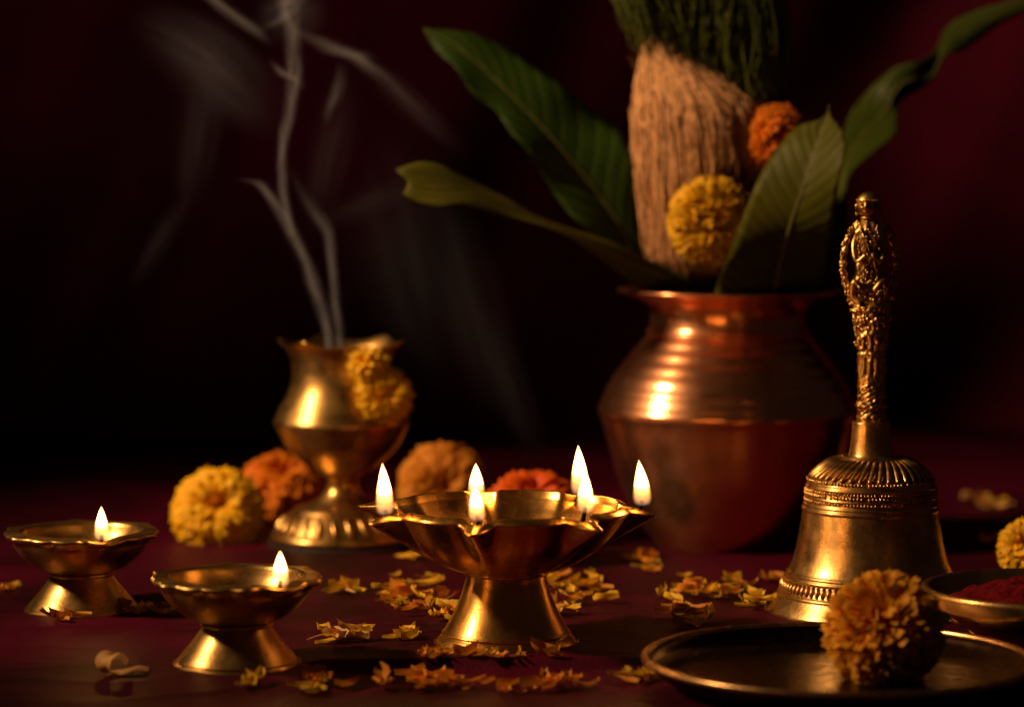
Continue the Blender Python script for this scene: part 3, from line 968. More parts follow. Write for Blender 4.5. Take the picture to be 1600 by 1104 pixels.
def sit(px, py, y, rad):
    p = P(px, py, y)
    return p
yb = 1.345
marigold('bright yellow marigold head on the cloth left of the incense burner', P(341, 801, 1.365), W(72, 1.365), (0.05, -0.85, 0.40), 'yellow_petal', 300, False, 0.86, 11)
marigold('orange marigold head between the yellow one and the incense burner foot', P(438, 764, 1.43), W(63, 1.43), (0.2, -0.5, 0.8), 'orange_petal', 260, False, 0.85, 12)
marigold('dull amber marigold head right of the incense burner, behind the big lamp', P(692, 762, 1.42), W(69, 1.42), (0.0, -1, 0.18), 'amber_petal', 280, False, 0.8, 13)
marigold('deep red orange marigold head behind the big lamp, nearest the copper pot', P(833, 801, 1.30), W(79, 1.30), (0.0, -0.4, 0.9), 'red_petal', 260, False, 0.8, 14)
marigold('golden marigold with a dark centre hole, lower of the two against the coconut', P(1112, 346, POT.y - 0.044), W(64, POT.y), (-0.02, -1, -0.02), 'yellow_petal', 290, True, 0.62, 15, 0.35, 0.5, 0.30, hole=0.24, lo=-0.45)
marigold('orange marigold half behind a leaf, upper of the two against the coconut', P(1218, 222, POT.y - 0.022), W(58, POT.y), (0.30, -0.9, 0.1), 'orange_petal', 260, True, 0.66, 16, 0.35, 0.5, 0.34, hole=0.15, lo=-0.5)
marigold('shaggy orange marigold resting on the brass plate in front of the bell', P(1381, 984, 0.995), W(89, 0.995), (-0.15, -0.72, 0.45), 'rust_petal', 298, True, 0.92, 17, 0.22, 0.40, 0.19, hole=0.05, jit=0.10, bend=(0.3, 1.0))
marigold('pale yellow marigold cut by the right edge, behind the powder bowl', P(1606, 856, 1.215), W(48, 1.215), (-0.4, -0.8, 0.4), 'yellow_petal', 180, True, 0.85, 18, 0.5, 0.5, 0.30)

# ------------------------------------------------------------------ incense burner
def incense_burner():
    cpx = 533
    c = on_table(cpx, 868, W(118, 1.33))
    t = thing('incense_burner', 'brass footed vase with a flared lobed lip, smoke rising from its mouth', 'incense burner', c)
    px = lambda rows: prof_px(c, cpx, rows)
    base = [(W(118, c.y), 0.0), (W(121, c.y), 0.0008)] + px([(121, 850), (119, 844), (110, 841)])
    v, f = lathe(base, 96)
    obj('shaded_skirt', v, f, M['skirt_shade'], t)  # dark disc: shadow on the burner's lower skirt, put into the colour
    ped = px([(106, 842), (112, 840), (113, 836), (111, 832), (107, 829)]) + cr(px([(104, 826), (96, 815), (86, 804), (78, 797)]), 4) + px([(76, 794), (72, 791)]) + cr(px([(60, 788), (44, 782), (32, 772), (26, 762), (25, 752), (30, 744)]), 4)
    v, f = lathe(ped, 96)
    obj('pedestal', v, f, M['old_brass'], t)
    mb = MB()                                           # embossed drops round the pedestal skirt
    ztop, zbot = px([(0, 800)])[0][1], px([(0, 827)])[0][1]
    for i in range(26):
        a = 2 * PI * i / 26
        path = []
        for k in range(5):
            e = k / 4
            r = W(83 + 22 * e ** 0.9, c.y) + 0.0002
            path.append(Vector((r * math.cos(a + 0.09 * e), r * math.sin(a + 0.09 * e), ztop + (zbot - ztop) * e)))
        mb.add(*tube(path, [0.0005, 0.0011, 0.0015, 0.0014, 0.0006], 8))
    mb.build('embossing', M['old_brass'], t)
    body = cr(px([(22, 748), (34, 741), (50, 732), (66, 719), (80, 706), (91, 692), (98, 678), (103, 668), (105, 663)]), 4) + px([(107, 660), (107, 656)])
    body += cr(px([(104, 651), (98, 638), (89, 622), (81, 603), (77.5, 585), (78, 570), (81, 556), (86, 546), (91, 540), (95, 537)]), 4)
    kr = len(body)
    body += px([(96, 536), (95.5, 534.5), (92, 535.5)]) + cr(px([(84, 543), (76, 556), (73, 580), (80, 610), (95, 640), (95, 670), (60, 715), (1, 730)]), 3)
    z0 = px([(0, 556)])[0][1]
    def mod(ph, k, r, z):
        g = sstep(z0, z0 + W(18, c.y), z)
        d = (-math.degrees(ph)) % 360
        tip = sum(math.exp(-(((d - a + 180) % 360 - 180) / 13) ** 2) for a in (8, 82 + 40, 188, 250, 310))
        return r * (1 + g * 0.085 * tip - 0.03 * g), z + g * W(9, c.y) * (tip - 0.30)
    v, f = lathe(body, 200, mod)
    obj('vase_body', v, f, M['old_brass'], t)
    return c
BURN = incense_burner()

# yellow blossoms hanging on the burner's shoulder
yf = BURN.y - W(88, BURN.y)
marigold('ragged yellow marigold hanging on the right shoulder of the incense burner', P(601, 618, yf), W(44, yf), (0.1, -0.9, 0.2), 'yellow_petal', 150, False, 0.8, 21, 0.6, 0.6, 0.34)
marigold('drooping yellow blossom tucked over the lip of the incense burner', P(577, 574, yf + 0.002), W(31, yf), (-0.3, -0.8, 0.5), 'yellow_petal', 90, False, 1.25, 22, 0.6, 0.7, 0.4)

# ------------------------------------------------------------------ bell
def bell():
    cpx = 1364
    c = on_table(cpx, 980, W(166, 1.13))
    t = thing('hand_bell', 'ornate brass hand bell with a figured handle standing beside the plate', 'bell', c)
    px = lambda rows: prof_px(c, cpx, rows)
    low = [(W(160, c.y), 0.0), (W(165, c.y), 0.0006)] + px([(166.5, 964), (167, 960)]) + px([(164, 957.5), (163, 956)]) + cr(px([(161, 952), (155, 943), (148, 933), (144, 927)]), 4)
    ring = px([(145, 926), (146, 924), (145, 922), (142, 921)])
    band = cr(px([(140, 919), (136, 910), (133, 901)]), 3)
    ring2 = px([(135, 900), (135, 897.5), (131, 896.5), (130.5, 895), (132, 893), (131, 890.5), (128, 889.5)])
    body = cr(px([(127, 887), (122, 876), (118, 863), (114, 846), (111, 828), (108, 810), (106, 796)]), 6)
    r3 = px([(107, 795), (108, 793), (107, 791), (105, 790), (104.5, 788), (105.5, 786.5), (105, 784.5), (103, 783.5)])
    band2 = px([(102.5, 782), (102, 776), (103.5, 775), (103.5, 773), (101.5, 772), (101, 765), (101.5, 760)])
    r4 = px([(102.5, 759), (102.5, 757), (100, 755.5), (99.5, 753.5), (100, 751.5), (98.5, 750)])
    dome = cr(px([(96, 748), (88, 740), (78, 732), (68, 725), (58, 719), (48, 715)]), 4)
    top = px([(46, 714.5), (45, 712), (40, 711), (35, 710)])
    v, f = lathe(low + ring + band + ring2 + body + r3 + band2 + r4 + dome + top, 160, None, True, True)
    obj('bell_body', v, f, M['bell_brass'], t)
    # flutes in the lower band
    a0, a1 = px([(141, 918.5)])[0], px([(134, 902)])[0]
    mid = ((a0[0] + a1[0]) / 2 + 0.0003, (a0[1] + a1[1]) / 2)
    v, f = tube([(a0[0], 0, a0[1]), (mid[0], 0, mid[1]), (a1[0], 0, a1[1])], [0.0006, 0.00085, 0.0006], 8)
    fl = mesh_data('flute', v, f, M['bell_brass'])
    nfl = 84
    for i in range(nfl):
        link('flute', fl, t, rot=(0, 0, 2 * PI * i / nfl))
    # slanting leaves on the shoulder
    lp = px([(97, 745), (86, 737), (74, 728), (62, 720.5), (52, 716.5)])
    path = []
    for k, (r, z) in enumerate(lp):
        a = 0.20 * k / 4
        path.append((r * math.cos(a), r * math.sin(a), z + 0.0003))
    v, f = tube(cr(path, 3), [0.0004 + 0.0011 * math.sin(PI * k / 12) ** 0.8 for k in range(13)], 8)
    sl = mesh_data('shoulder_leaf', v, f, M['carved_brass'])
    for i in range(40):
        link('shoulder_leaf', sl, t, rot=(0, 0, 2 * PI * i / 40))
    # bead rows
    for (hw, py, n, rr) in ((103, 778.5, 120, 0.00055), (102, 768.5, 110, 0.0007), (102, 763, 120, 0.00055), (99, 747.5, 110, 0.0006)):
        mb = MB()
        (r, z), = px([(hw, py)])
        for i in range(n):
            a = 2 * PI * i / n
            if (i * 7) % 11 == 3: continue
            mb.add(*ball((r * math.cos(a), r * math.sin(a), z), (rr, rr, rr * (1.5 if i % 2 else 1)), 1))
        tag(mb.build('bead_row', M['bell_brass'], t), kind='stuff')
    # collar
    col = px([(37, 713), (36.5, 711)]) + cr(px([(35, 709.5), (33, 700), (31.2, 686), (30, 670), (29.6, 662)]), 4) + px([(30.2, 660), (29.5, 658), (24, 657.5)])
    v, f = lathe(col, 72)
    obj('collar', v, f, M['bell_brass'], t)
    # handle column: turned and grooved
    rows = []
    colpts = [(658, 23), (640, 22), (633, 24), (624, 22), (610, 22), (600, 21.5), (553, 22), (540, 23), (519, 25), (494, 28), (480, 31), (470, 26)]
    cc = cr(colpts, 10)
    for i, (py, hw) in enumerate(cc):
        g = 0.0
        for yk, a, s in ((652, 1.5, 2), (643, -1.2, 1.5), (633, 2.0, 3), (625, -1.5, 1.5), (618, 1.2, 2), (609, -1.3, 1.5), (604, 1.2, 1.5), (597, 1.4, 2), (589, -1.2, 1.3), (553, 1.6, 2), (548, -1.2, 1.3), (522, 1.8, 2), (515, -1.5, 1.5), (500, 2, 3)):
            g += a * math.exp(-((py - yk) / s) ** 2)
        rows.append((hw + g - 1, py))
    def modh(ph, k, r, z):
        py = rows[k][1]
        a = 0
        if 525 < py < 545 or 557 < py < 585: a = 0.0011 * (abs(math.sin(ph * 6)) - 0.5)
        if 480 < py < 512: a = 0.0016 * noise.noise(Vector((math.cos(ph) * 5, math.sin(ph) * 5, z * 500)))
        if 590 < py < 650: a = 0.0004 * math.sin(ph * 10 + py * 0.8)
        a += 0.0006 * noise.noise(Vector((math.cos(ph) * 4, math.sin(ph) * 4, z * 700)))
        return r + a, z
    v, f = lathe(px(rows), 120, modh)
    obj('handle_column', v, f, M['carved_brass'], t)
    def q(x, py, dy=0.0):                                # photograph position -> local point on the handle
        p = P(x, py, c.y + dy)
        return p - c
    s = W(1, c.y)
    # leaves and scrolls at the base of the figure
    mb = MB()
    rs = random.Random(3)
    for i in range(150):
        a = rs.uniform(0, 2 * PI); py = rs.uniform(452, 545)
        e = (py - 452) / 93
        hw = (36 - 12 * e) if py > 470 else 40
        r = hw * s * rs.uniform(0.78, 1.06)
        z = q(1362, py).z
        k = rs.choice([0, 1, 2])
        o = Vector((q(1362, py).x + r * math.cos(a), r * math.sin(a) * 0.8, z))
        if k: mb.add(*ball(o, (rs.uniform(1.8, 3.6) * s, rs.uniform(1.8, 3.6) * s, rs.uniform(2.0, 5.5) * s), 1))
        else: mb.add(*tube([o, o + Vector((rs.uniform(-4, 4) * s, -1 * s, 5 * s)), o + Vector((rs.uniform(-5, 5) * s, 1 * s, 10 * s))], [2.2 * s, 1.8 * s, 0.8 * s], 6))
    mb.build('leaf_scroll', M['carved_brass'], t)
    # figure: robed torso, arms, head
    X = 1358
    tors = [(470, 26), (455, 27), (440, 25), (425, 22), (410, 21), (395, 22), (378, 24), (362, 23), (352, 18), (344, 12), (338, 10)]
    tr_ = cr(tors, 4)
    def modt(ph, k, r, z):
        return r * (1 + 0.16 * noise.noise(Vector((math.cos(ph) * 3.5, math.sin(ph) * 3.5, z * 330))) + 0.06 * math.sin(ph * 9)), z
    v, f = lathe([(hw * s, q(X, py).z) for py, hw in tr_], 60, modt)
    off = q(X, 400).x
    v = [(x + off, y * 0.85, z) for x, y, z in v]
    obj('figure_torso', v, f, M['carved_brass'], t)
    mb = MB()
    for sx in (-1, 1):                                   # arms folding to the front
        path = [q(X + sx * 17, 360), q(X + sx * 24, 385, -0.003), q(X + sx * 19, 408, -0.006), q(X + sx * 5, 398, -0.0075)]
        mb.add(*tube(cr([tuple(p) for p in path], 5), [4.6 * s] * 5 + [4.2 * s] * 5 + [3.4 * s] * 6, 8))
        path = [q(X + sx * 8, 455, -0.006), q(X + sx * 22, 440, -0.006), q(X + sx * 26, 462, -0.004), q(X + sx * 12, 474, -0.006)]
        mb.add(*tube(cr([tuple(p) for p in path], 5), 5.4 * s, 8))
    mb.build('figure_limbs', M['carved_brass'], t)
    mb = MB()                                            # necklace, sash and robe folds
    for i in range(22):
        a = PI + PI * i / 21
        mb.add(*ball(q(X + 13 * math.cos(a), 352 - 10 * math.sin(a), -0.0042), 1.6 * s, 1))
    for i in range(150):
        py = rs.uniform(358, 466); x = X + rs.uniform(-17, 17)
        mb.add(*ball(q(x, py, -0.0050 - rs.uniform(0, .0012)), (rs.uniform(1.2, 2.6) * s, rs.uniform(1.2, 2.6) * s, rs.uniform(1.4, 4.5) * s), 1))
    mb.add(*tube([q(X - 14, 356, -0.004), q(X - 4, 380, -0.0062), q(X + 8, 410, -0.0055), q(X + 15, 440, -0.005)], 1.7 * s, 6))
    mb.build('figure_ornament', M['carved_brass'], t)
    # head with face and cap
    hv, hf = ico(4)
    hx, hy = X - 1, 321
    pts = []
    for p in hv:
        n_ = Vector(p)
        k = Vector((n_.x * 19, n_.y * 18, n_.z * 20.5))
        if n_.z < 0: k.x *= 1 - 0.22 * n_.z ** 2; k.y *= 1 - 0.15 * n_.z ** 2
        if n_.y < -0.3:
            ex = abs(n_.x)
            k.y += 3.4 * math.exp(-((ex - 0.36) / 0.17) ** 2 - ((n_.z - 0.08) / 0.17) ** 2)      # eye sockets
            k.y -= 4.6 * math.exp(-(n_.x / 0.13) ** 2 - ((n_.z + 0.12) / 0.22) ** 2)               # nose
            k.y -= 1.6 * math.exp(-(n_.x / 0.34) ** 2 - ((n_.z + 0.46) / 0.07) ** 2)               # lips
            k.y += 1.2 * math.exp(-(n_.x / 0.32) ** 2 - ((n_.z + 0.40) / 0.04) ** 2)
            k.y -= 1.8 * math.exp(-((ex - 0.32) / 0.25) ** 2 - ((n_.z - 0.32) / 0.07) ** 2)        # brows
        if n_.z > 0.36: k *= 1.05                                                           # cap
        pts.append(q(hx, hy) + Matrix.Rotation(-0.35, 3, 'Z') @ (k * s))
    obj('figure_head', pts, hf, M['carved_brass'], t)
    mb = MB()
    mb.add(*ball(q(hx, 302.5), (3.4 * s, 3.4 * s, 2.6 * s), 2))
    for sx in (-1, 1):
        mb.add(*ball(q(hx + sx * 19, 323), (2.6 * s, 4 * s, 6 * s), 2))
        mb.add(*ball(q(hx + sx * 18.5, 334), (2.4 * s, 2.4 * s, 3 * s), 2))
        mb.add(*ball(q(hx + sx * 6 - 5, 320, -0.0036), 2.3 * s, 2))
    for i in range(26):
        a = 2 * PI * i / 26
        mb.add(*ball(q(hx, 312.5) + Vector((18.6 * s * math.cos(a), 17.8 * s * math.sin(a), 0)), 1.2 * s, 1))
    v, f = lathe([(9.5 * s, q(hx, 343).z), (12.5 * s, q(hx, 342).z), (12.5 * s, q(hx, 339).z), (9.5 * s, q(hx, 338).z)], 24)
    mb.add([(x + q(hx, 340).x, y, z) for x, y, z in v], f)
    mb.build('figure_cap', M['carved_brass'], t)
    # wing loops on both sides
    for sx in (-1, 1):
        mb = MB()
        pts = [(16, 350), (29, 362), (37, 380), (41, 402), (41, 424), (36, 446), (28, 464), (20, 482), (20, 496)]
        path = cr([tuple(q(1359.5 + sx * a, b)) for a, b in pts], 6)
        mb.add(*tube(path, [(4.8 + 1.2 * math.sin(i * 1.3)) * s for i in range(len(path))], 8))
        for i, p in enumerate(path):
            o = Vector(p)
            for w_ in range(3):
                d = Vector((rs.uniform(-1, 1) + 0.5 * sx, rs.uniform(-1.2, 0.6), rs.uniform(-1, 1))).normalized()
                mb.add(*ball(o + d * 4.6 * s, (rs.uniform(1.8, 3.6) * s, rs.uniform(1.8, 3.6) * s, rs.uniform(2, 4.8) * s), 1))
        mb.build('wing_loop', M['carved_brass'], t)
bell()

# ------------------------------------------------------------------ plate and powder bowl
def plate():
    cy_ = 0.997
    zr = 0.0085
    r = W(310, cy_)
    c = Vector((W(1316 - 800, cy_), cy_, 0.0022))
    t = thing('brass_plate', 'wide shallow dark brass plate with a bright rounded rim, front right', 'plate', c)
    pr = [(0.0003, 0.0), (r * 0.80, 0.0)] + cr([(r * 0.86, 0.0006), (r * 0.93, 0.0032), (r * 0.965, 0.0062)], 4) + [(r * 0.982, zr - 0.0012)]
    pr += cr([(r * 0.972, zr - 0.0004), (r * 0.950, zr - 0.0014), (r * 0.920, 0.0048), (r * 0.86, 0.0022), (r * 0.80, 0.0014)], 4) + [(0.0003, 0.0014)]
    v, f = lathe(pr, 200)
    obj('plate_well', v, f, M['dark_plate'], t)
    rp = [(r * 0.987 + 0.0014 * math.cos(a), zr - 0.0003 + 0.0013 * math.sin(a)) for a in [2 * PI * k / 14 - PI for k in range(15)]]
    v, f = lathe(rp, 220, None, False, False)
    obj('plate_rim', v, f, M['plate_metal'], t)
    return c, r
PLC, PLR = plate()

def powder_bowl():
    y0 = 1.062
    cpx = 1640
    c = Vector((W(cpx - 800, y0), y0, 0.0018))
    t = thing('brass_bowl', 'small thick lipped brass bowl filled with red powder at the right edge', 'bowl', c)
    zr = P(cpx, 917, y0).z - c.z
    w_ = lambda p: W(p, y0)
    k = zr / w_(100)
    pr = [(w_(70), 0.0), (w_(74), 0.0004)] + cr([(w_(78), w_(6)), (w_(98), w_(18) * k), (w_(128), w_(38) * k), (w_(156), w_(60) * k), (w_(174), w_(78) * k)], 5)
    pr += [(w_(177), zr - w_(27)), (w_(183), zr - w_(27.5)), (w_(187), zr - w_(24)), (w_(190), zr - w_(16)), (w_(194), zr - w_(7)), (w_(194), zr - w_(2)), (w_(191), zr + w_(1.5)), (w_(186), zr + w_(2)), (w_(181), zr), (w_(178), zr - w_(4))]
    pr += cr([(w_(172), zr - w_(10)), (w_(150), zr - w_(34)), (w_(110), zr - w_(56)), (w_(2), zr - w_(62))], 5)
    def mod(ph, kk, r, z):
        return r * (1 + 0.006 * noise.noise(Vector((math.cos(ph) * 3, math.sin(ph) * 3, z * 90)))), z
    v, f = lathe(pr, 128, mod)
    obj('bowl_body', v, f, M['old_brass'], t)
    # red powder heap
    rows = [(w_(158), zr - w_(30)), (w_(150), zr - w_(22))] + cr([(w_(140), zr - w_(17)), (w_(105), zr - w_(6)), (w_(70), zr + w_(4)), (w_(35), zr + w_(10)), (w_(1), zr + w_(12))], 8)
    def mk(ph, kk, r, z):
        p = Vector((r * math.cos(ph), r * math.sin(ph), z))
        a = 0.0016 * noise.noise(p * 180) + 0.0011 * noise.noise(p * 520)
        return r, z + (a if 0 < kk else 0)
    v, f = lathe(rows, 180, mk)
    t2 = tag(obj('red_powder', v, f, M['kumkum'], loc=c), 'heap of crumbly dark red powder filling the small brass bowl', 'powder', kind='stuff')
    mb = MB()
powder_bowl()

# ------------------------------------------------------------------ fallen petals
def fallen_mesh(name, L, wd, mat, seed):
    """a torn curled petal lying along +X, centred, resting near z=0"""
    rr = random.Random(seed)
    rows, cols = 8, 5
    bend, twist, cup = rr.uniform(-0.2, 0.8), rr.uniform(-1.3, 1.3), rr.uniform(0.4, 1.4)
    side = rr.uniform(-0.8, 0.8)
    v, f, al = [], [], []
    for i in range(rows):
        e = i / (rows - 1)
        wv = wd * (0.22 + 0.78 * math.sin(PI * (0.06 + 0.87 * e ** 0.9))) * rr.uniform(0.88, 1.1)
        tw = twist * (e - 0.4)
        for k in range(cols):
            u = 2 * k / (cols - 1) - 1
            x = L * (e - 0.5)
            if i == rows - 1: x += L * 0.10 * rr.uniform(-1, 0.6)
            y = u * wv * 0.5
            z = cup * wd * u * u * 0.5 + bend * L * 0.32 * (2 * e - 1) ** 2 * (1 if e > 0.5 else 0.5) + 0.05 * wd * rr.uniform(-1, 1)
            y, z = y * math.cos(tw) - z * math.sin(tw) * 0.6 + side * L * e * e * 0.4, z * math.cos(tw) + y * math.sin(tw)
            v.append([x, y, z]); al.append(0.2 + 0.8 * e)
    mz = min(q[2] for q in v)
    for q in v: q[2] -= mz
    for i in range(rows - 1):
        for k in range(cols - 1):
            a = i * cols + k
            f.append((a, a + 1, a + 1 + cols, a + cols))
    me = mesh_data(name, v, f, mat)
    at = me.attributes.new('along', 'FLOAT', 'POINT')
    at.data.foreach_set('value', al)
    return me
FALL = {}
for key in ('fallen_yellow', 'fallen_orange', 'fallen_pale'):
    FALL[key] = [fallen_mesh('petal', R.uniform(0.0060, 0.0135), R.choice((0.0018, 0.0030, 0.0038, 0.0046)) * R.uniform(0.85, 1.15), M[key], 40 + i * 3 + len(key)) for i in range(12)]

RP = random.Random(21)
def fallen(px, py, key, label, group, lift=0.0, rz=None, sc_=1.0, var=None, tilt=0.25):
    g = ground(px, py)
    o = link('marigold_petal', FALL[key][RP.randrange(12) if var is None else var], None, (g.x, g.y, hgt(g.x, g.y) + 0.0003 + lift))
    o.rotation_euler = (RP.uniform(-tilt, tilt), RP.uniform(-tilt, tilt) * 0.6, RP.uniform(0, 2 * PI) if rz is None else rz)
    o.scale = (sc_, sc_, sc_)
    return tag(o, label, 'petal', group)

def place_label(label, key, u, v_, n):
    if n < 5: return label
    hue = {'fallen_yellow': 'yellow', 'fallen_orange': 'orange', 'fallen_pale': 'pale'}[key]
    side = 'left end' if u < -0.45 else ('right end' if u > 0.45 else 'middle')
    if n > 20: side = ('near ' if v_ > 0 else 'far ') + side
    return '%s petal at %s of %s' % (hue, side, label)

def cluster(n, cx, cy, rx, ry, keys, label, group, lift=0.002, clump=0, sc_=1.0):
    cs = [(RP.uniform(-0.8, 0.8), RP.uniform(-0.8, 0.8)) for _ in range(clump)]
    for i in range(n):
        if clump:
            a, b = RP.choice(cs)
            u, v_ = a + RP.gauss(0, 0.17), b + RP.gauss(0, 0.22)
        else:
            a = RP.uniform(0, 2 * PI); q = math.sqrt(RP.random())
            u, v_ = q * math.cos(a), q * math.sin(a)
        u, v_ = max(-1.1, min(1.1, u)), max(-1.1, min(1.1, v_))
        key = RP.choice(keys)
        fallen(cx + rx * u, cy + ry * v_, key, place_label(label, key, u, v_, n), group, RP.uniform(0, lift), sc_=sc_ * RP.uniform(0.8, 1.25))

Yk, Ok, Pk = 'fallen_yellow', 'fallen_orange', 'fallen_pale'
cluster(16, 533, 1000, 42, 8, [Yk, Yk, Pk], 'sharp torn tangle left of the big lamp', 'petals tangled left of the big lamp foot', 0.0035, 4)
cluster(7, 643, 996, 24, 6, [Yk], 'wilted tuft touching the big lamp foot', 'wilted petals beside the big lamp foot', 0.003, 2)
cluster(46, 655, 945, 72, 36, [Yk, Yk, Ok], 'drift behind the big lamp, left of its foot', 'petal drift behind the big lamp on the left', 0.003, 10)
cluster(40, 905, 938, 62, 38, [Yk, Yk, Ok], 'drift right of the big lamp foot', 'petal drift right of the big lamp foot', 0.003, 9)
cluster(40, 1105, 934, 92, 24, [Yk, Ok, Yk], 'drift between big lamp and bell', 'petal drift between big lamp and bell', 0.003, 9)
cluster(22, 1082, 973, 62, 15, [Yk, Ok], 'small heap behind the brass plate', 'petals behind the plate rim', 0.003, 5)
cluster(34, 745, 1029, 130, 4, [Ok, Ok, Yk], 'row before the big lamp foot', 'orange petals before the big lamp foot', 0.0006, 8, 0.85)
cluster(34, 760, 1064, 150, 14, [Ok], 'blurred strip nearest the viewer', 'blurred petals nearest the viewer', 0.003, 8)  # only the darker orange: light falling off to the front, put into colour
cluster(9, 430, 1071, 66, 6, [Yk], 'dim line along the bottom edge', 'petals at the bottom edge', 0.002, 4)
cluster(8, 522, 1056, 55, 9, [Ok], 'shaded patch right of the front small lamp', 'shaded petals right of the front small lamp', 0.002, 4)
cluster(12, 228, 962, 52, 8, [Yk], 'scatter between the two small lamps', 'petals between the small lamps', 0.003, 4)
cluster(4, 105, 968, 32, 4, [Ok], 'orange petal in front of the far left lamp foot', 'petals before the far left lamp', 0.001, 2)
cluster(8, 537, 925, 40, 6, [Yk, Pk], 'lone wisp between front small lamp and big lamp', 'pale petals between the lamps', 0.002, 3)
cluster(6, 28, 924, 32, 9, [Yk, Ok], 'dim patch beside the far left lamp', 'petals at the left edge', 0.001, 3)
cluster(14, 985, 888, 45, 17, [Ok, Yk], 'blurred scatter before the copper pot', 'petals before the copper pot', 0.002, 4)
cluster(9, 992, 1064, 34, 10, [Ok, Yk], 'patch against the left rim of the plate', 'petals left of the plate', 0.003, 3)
cluster(16, 1545, 792, 62, 7, [Yk, Pk], 'far blurred line behind the bell', 'far petals behind the bell', 0.002, 4, 1.2)
cluster(3, 640, 875, 22, 3, [Yk], 'yellow petal far behind the left side of the big lamp', 'petals behind the big lamp bowl', 0.001, 1)
cluster(12, 1508, 990, 24, 16, [Ok, Yk], 'patch between shaggy marigold and powder bowl', 'petals by the powder bowl', 0.004, 4)
cluster(4, 1212, 906, 18, 5, [Ok], 'small petal close behind the bell, on its left', 'petals close to the bell', 0.001, 2)
cluster(6, 1545, 842, 40, 8, [Ok], 'dark patch behind the bell', 'dark petals behind the bell', 0.001, 3)
# the single curled petal at lower left
def curled_petal():
    c = ground(186, 1055)
    v, f, al = [], [], []
    m = 7
    line = [(0.0120, 0.0004), (0.0085, 0.0012), (0.0050, 0.0010), (0.0015, 0.0006), (-0.0025, 0.0004), (-0.0056, 0.0014), (-0.0070, 0.0038), (-0.0060, 0.0064), (-0.0034, 0.0076), (-0.0006, 0.0068), (0.0016, 0.0050), (0.0030, 0.0036)]
    line = cr(line, 3)
    n = len(line)
    for i, (x, z) in enumerate(line):                    # a strap rolled over on itself, tail to the right
        e = i / (n - 1)
        hw = 0.0004 + 0.0038 * math.sin(PI * (0.04 + 0.84 * e)) ** 0.8
        for k in range(m):
            u = 2 * k / (m - 1) - 1
            v.append((x + 0.0008 * math.sin(5 * e + 2 * u), u * hw + 0.0010 * math.sin(7 * e), z + 0.0007 * math.sin(u * 4 + 6 * e) + 0.0006 * u * u)); al.append(e)
    mz = min(q[2] for q in v)
    v = [(x, y, z - mz) for x, y, z in v]
    for i in range(n - 1):
        for k in range(m - 1):
            a = i * m + k
            f.append((a, a + 1, a + 1 + m, a + m))
    me = mesh_data('petal', v, f, M['fallen_pale'])
    at = me.attributes.new('along', 'FLOAT', 'POINT'); at.data.foreach_set('value', al)
    o = link('marigold_petal', me, None, (c.x, c.y, hgt(c.x, c.y) + 0.0003), (0, 0, 0.62))
    tag(o, 'single rolled pale petal lying alone at lower left on the dark cloth', 'petal')
curled_petal()

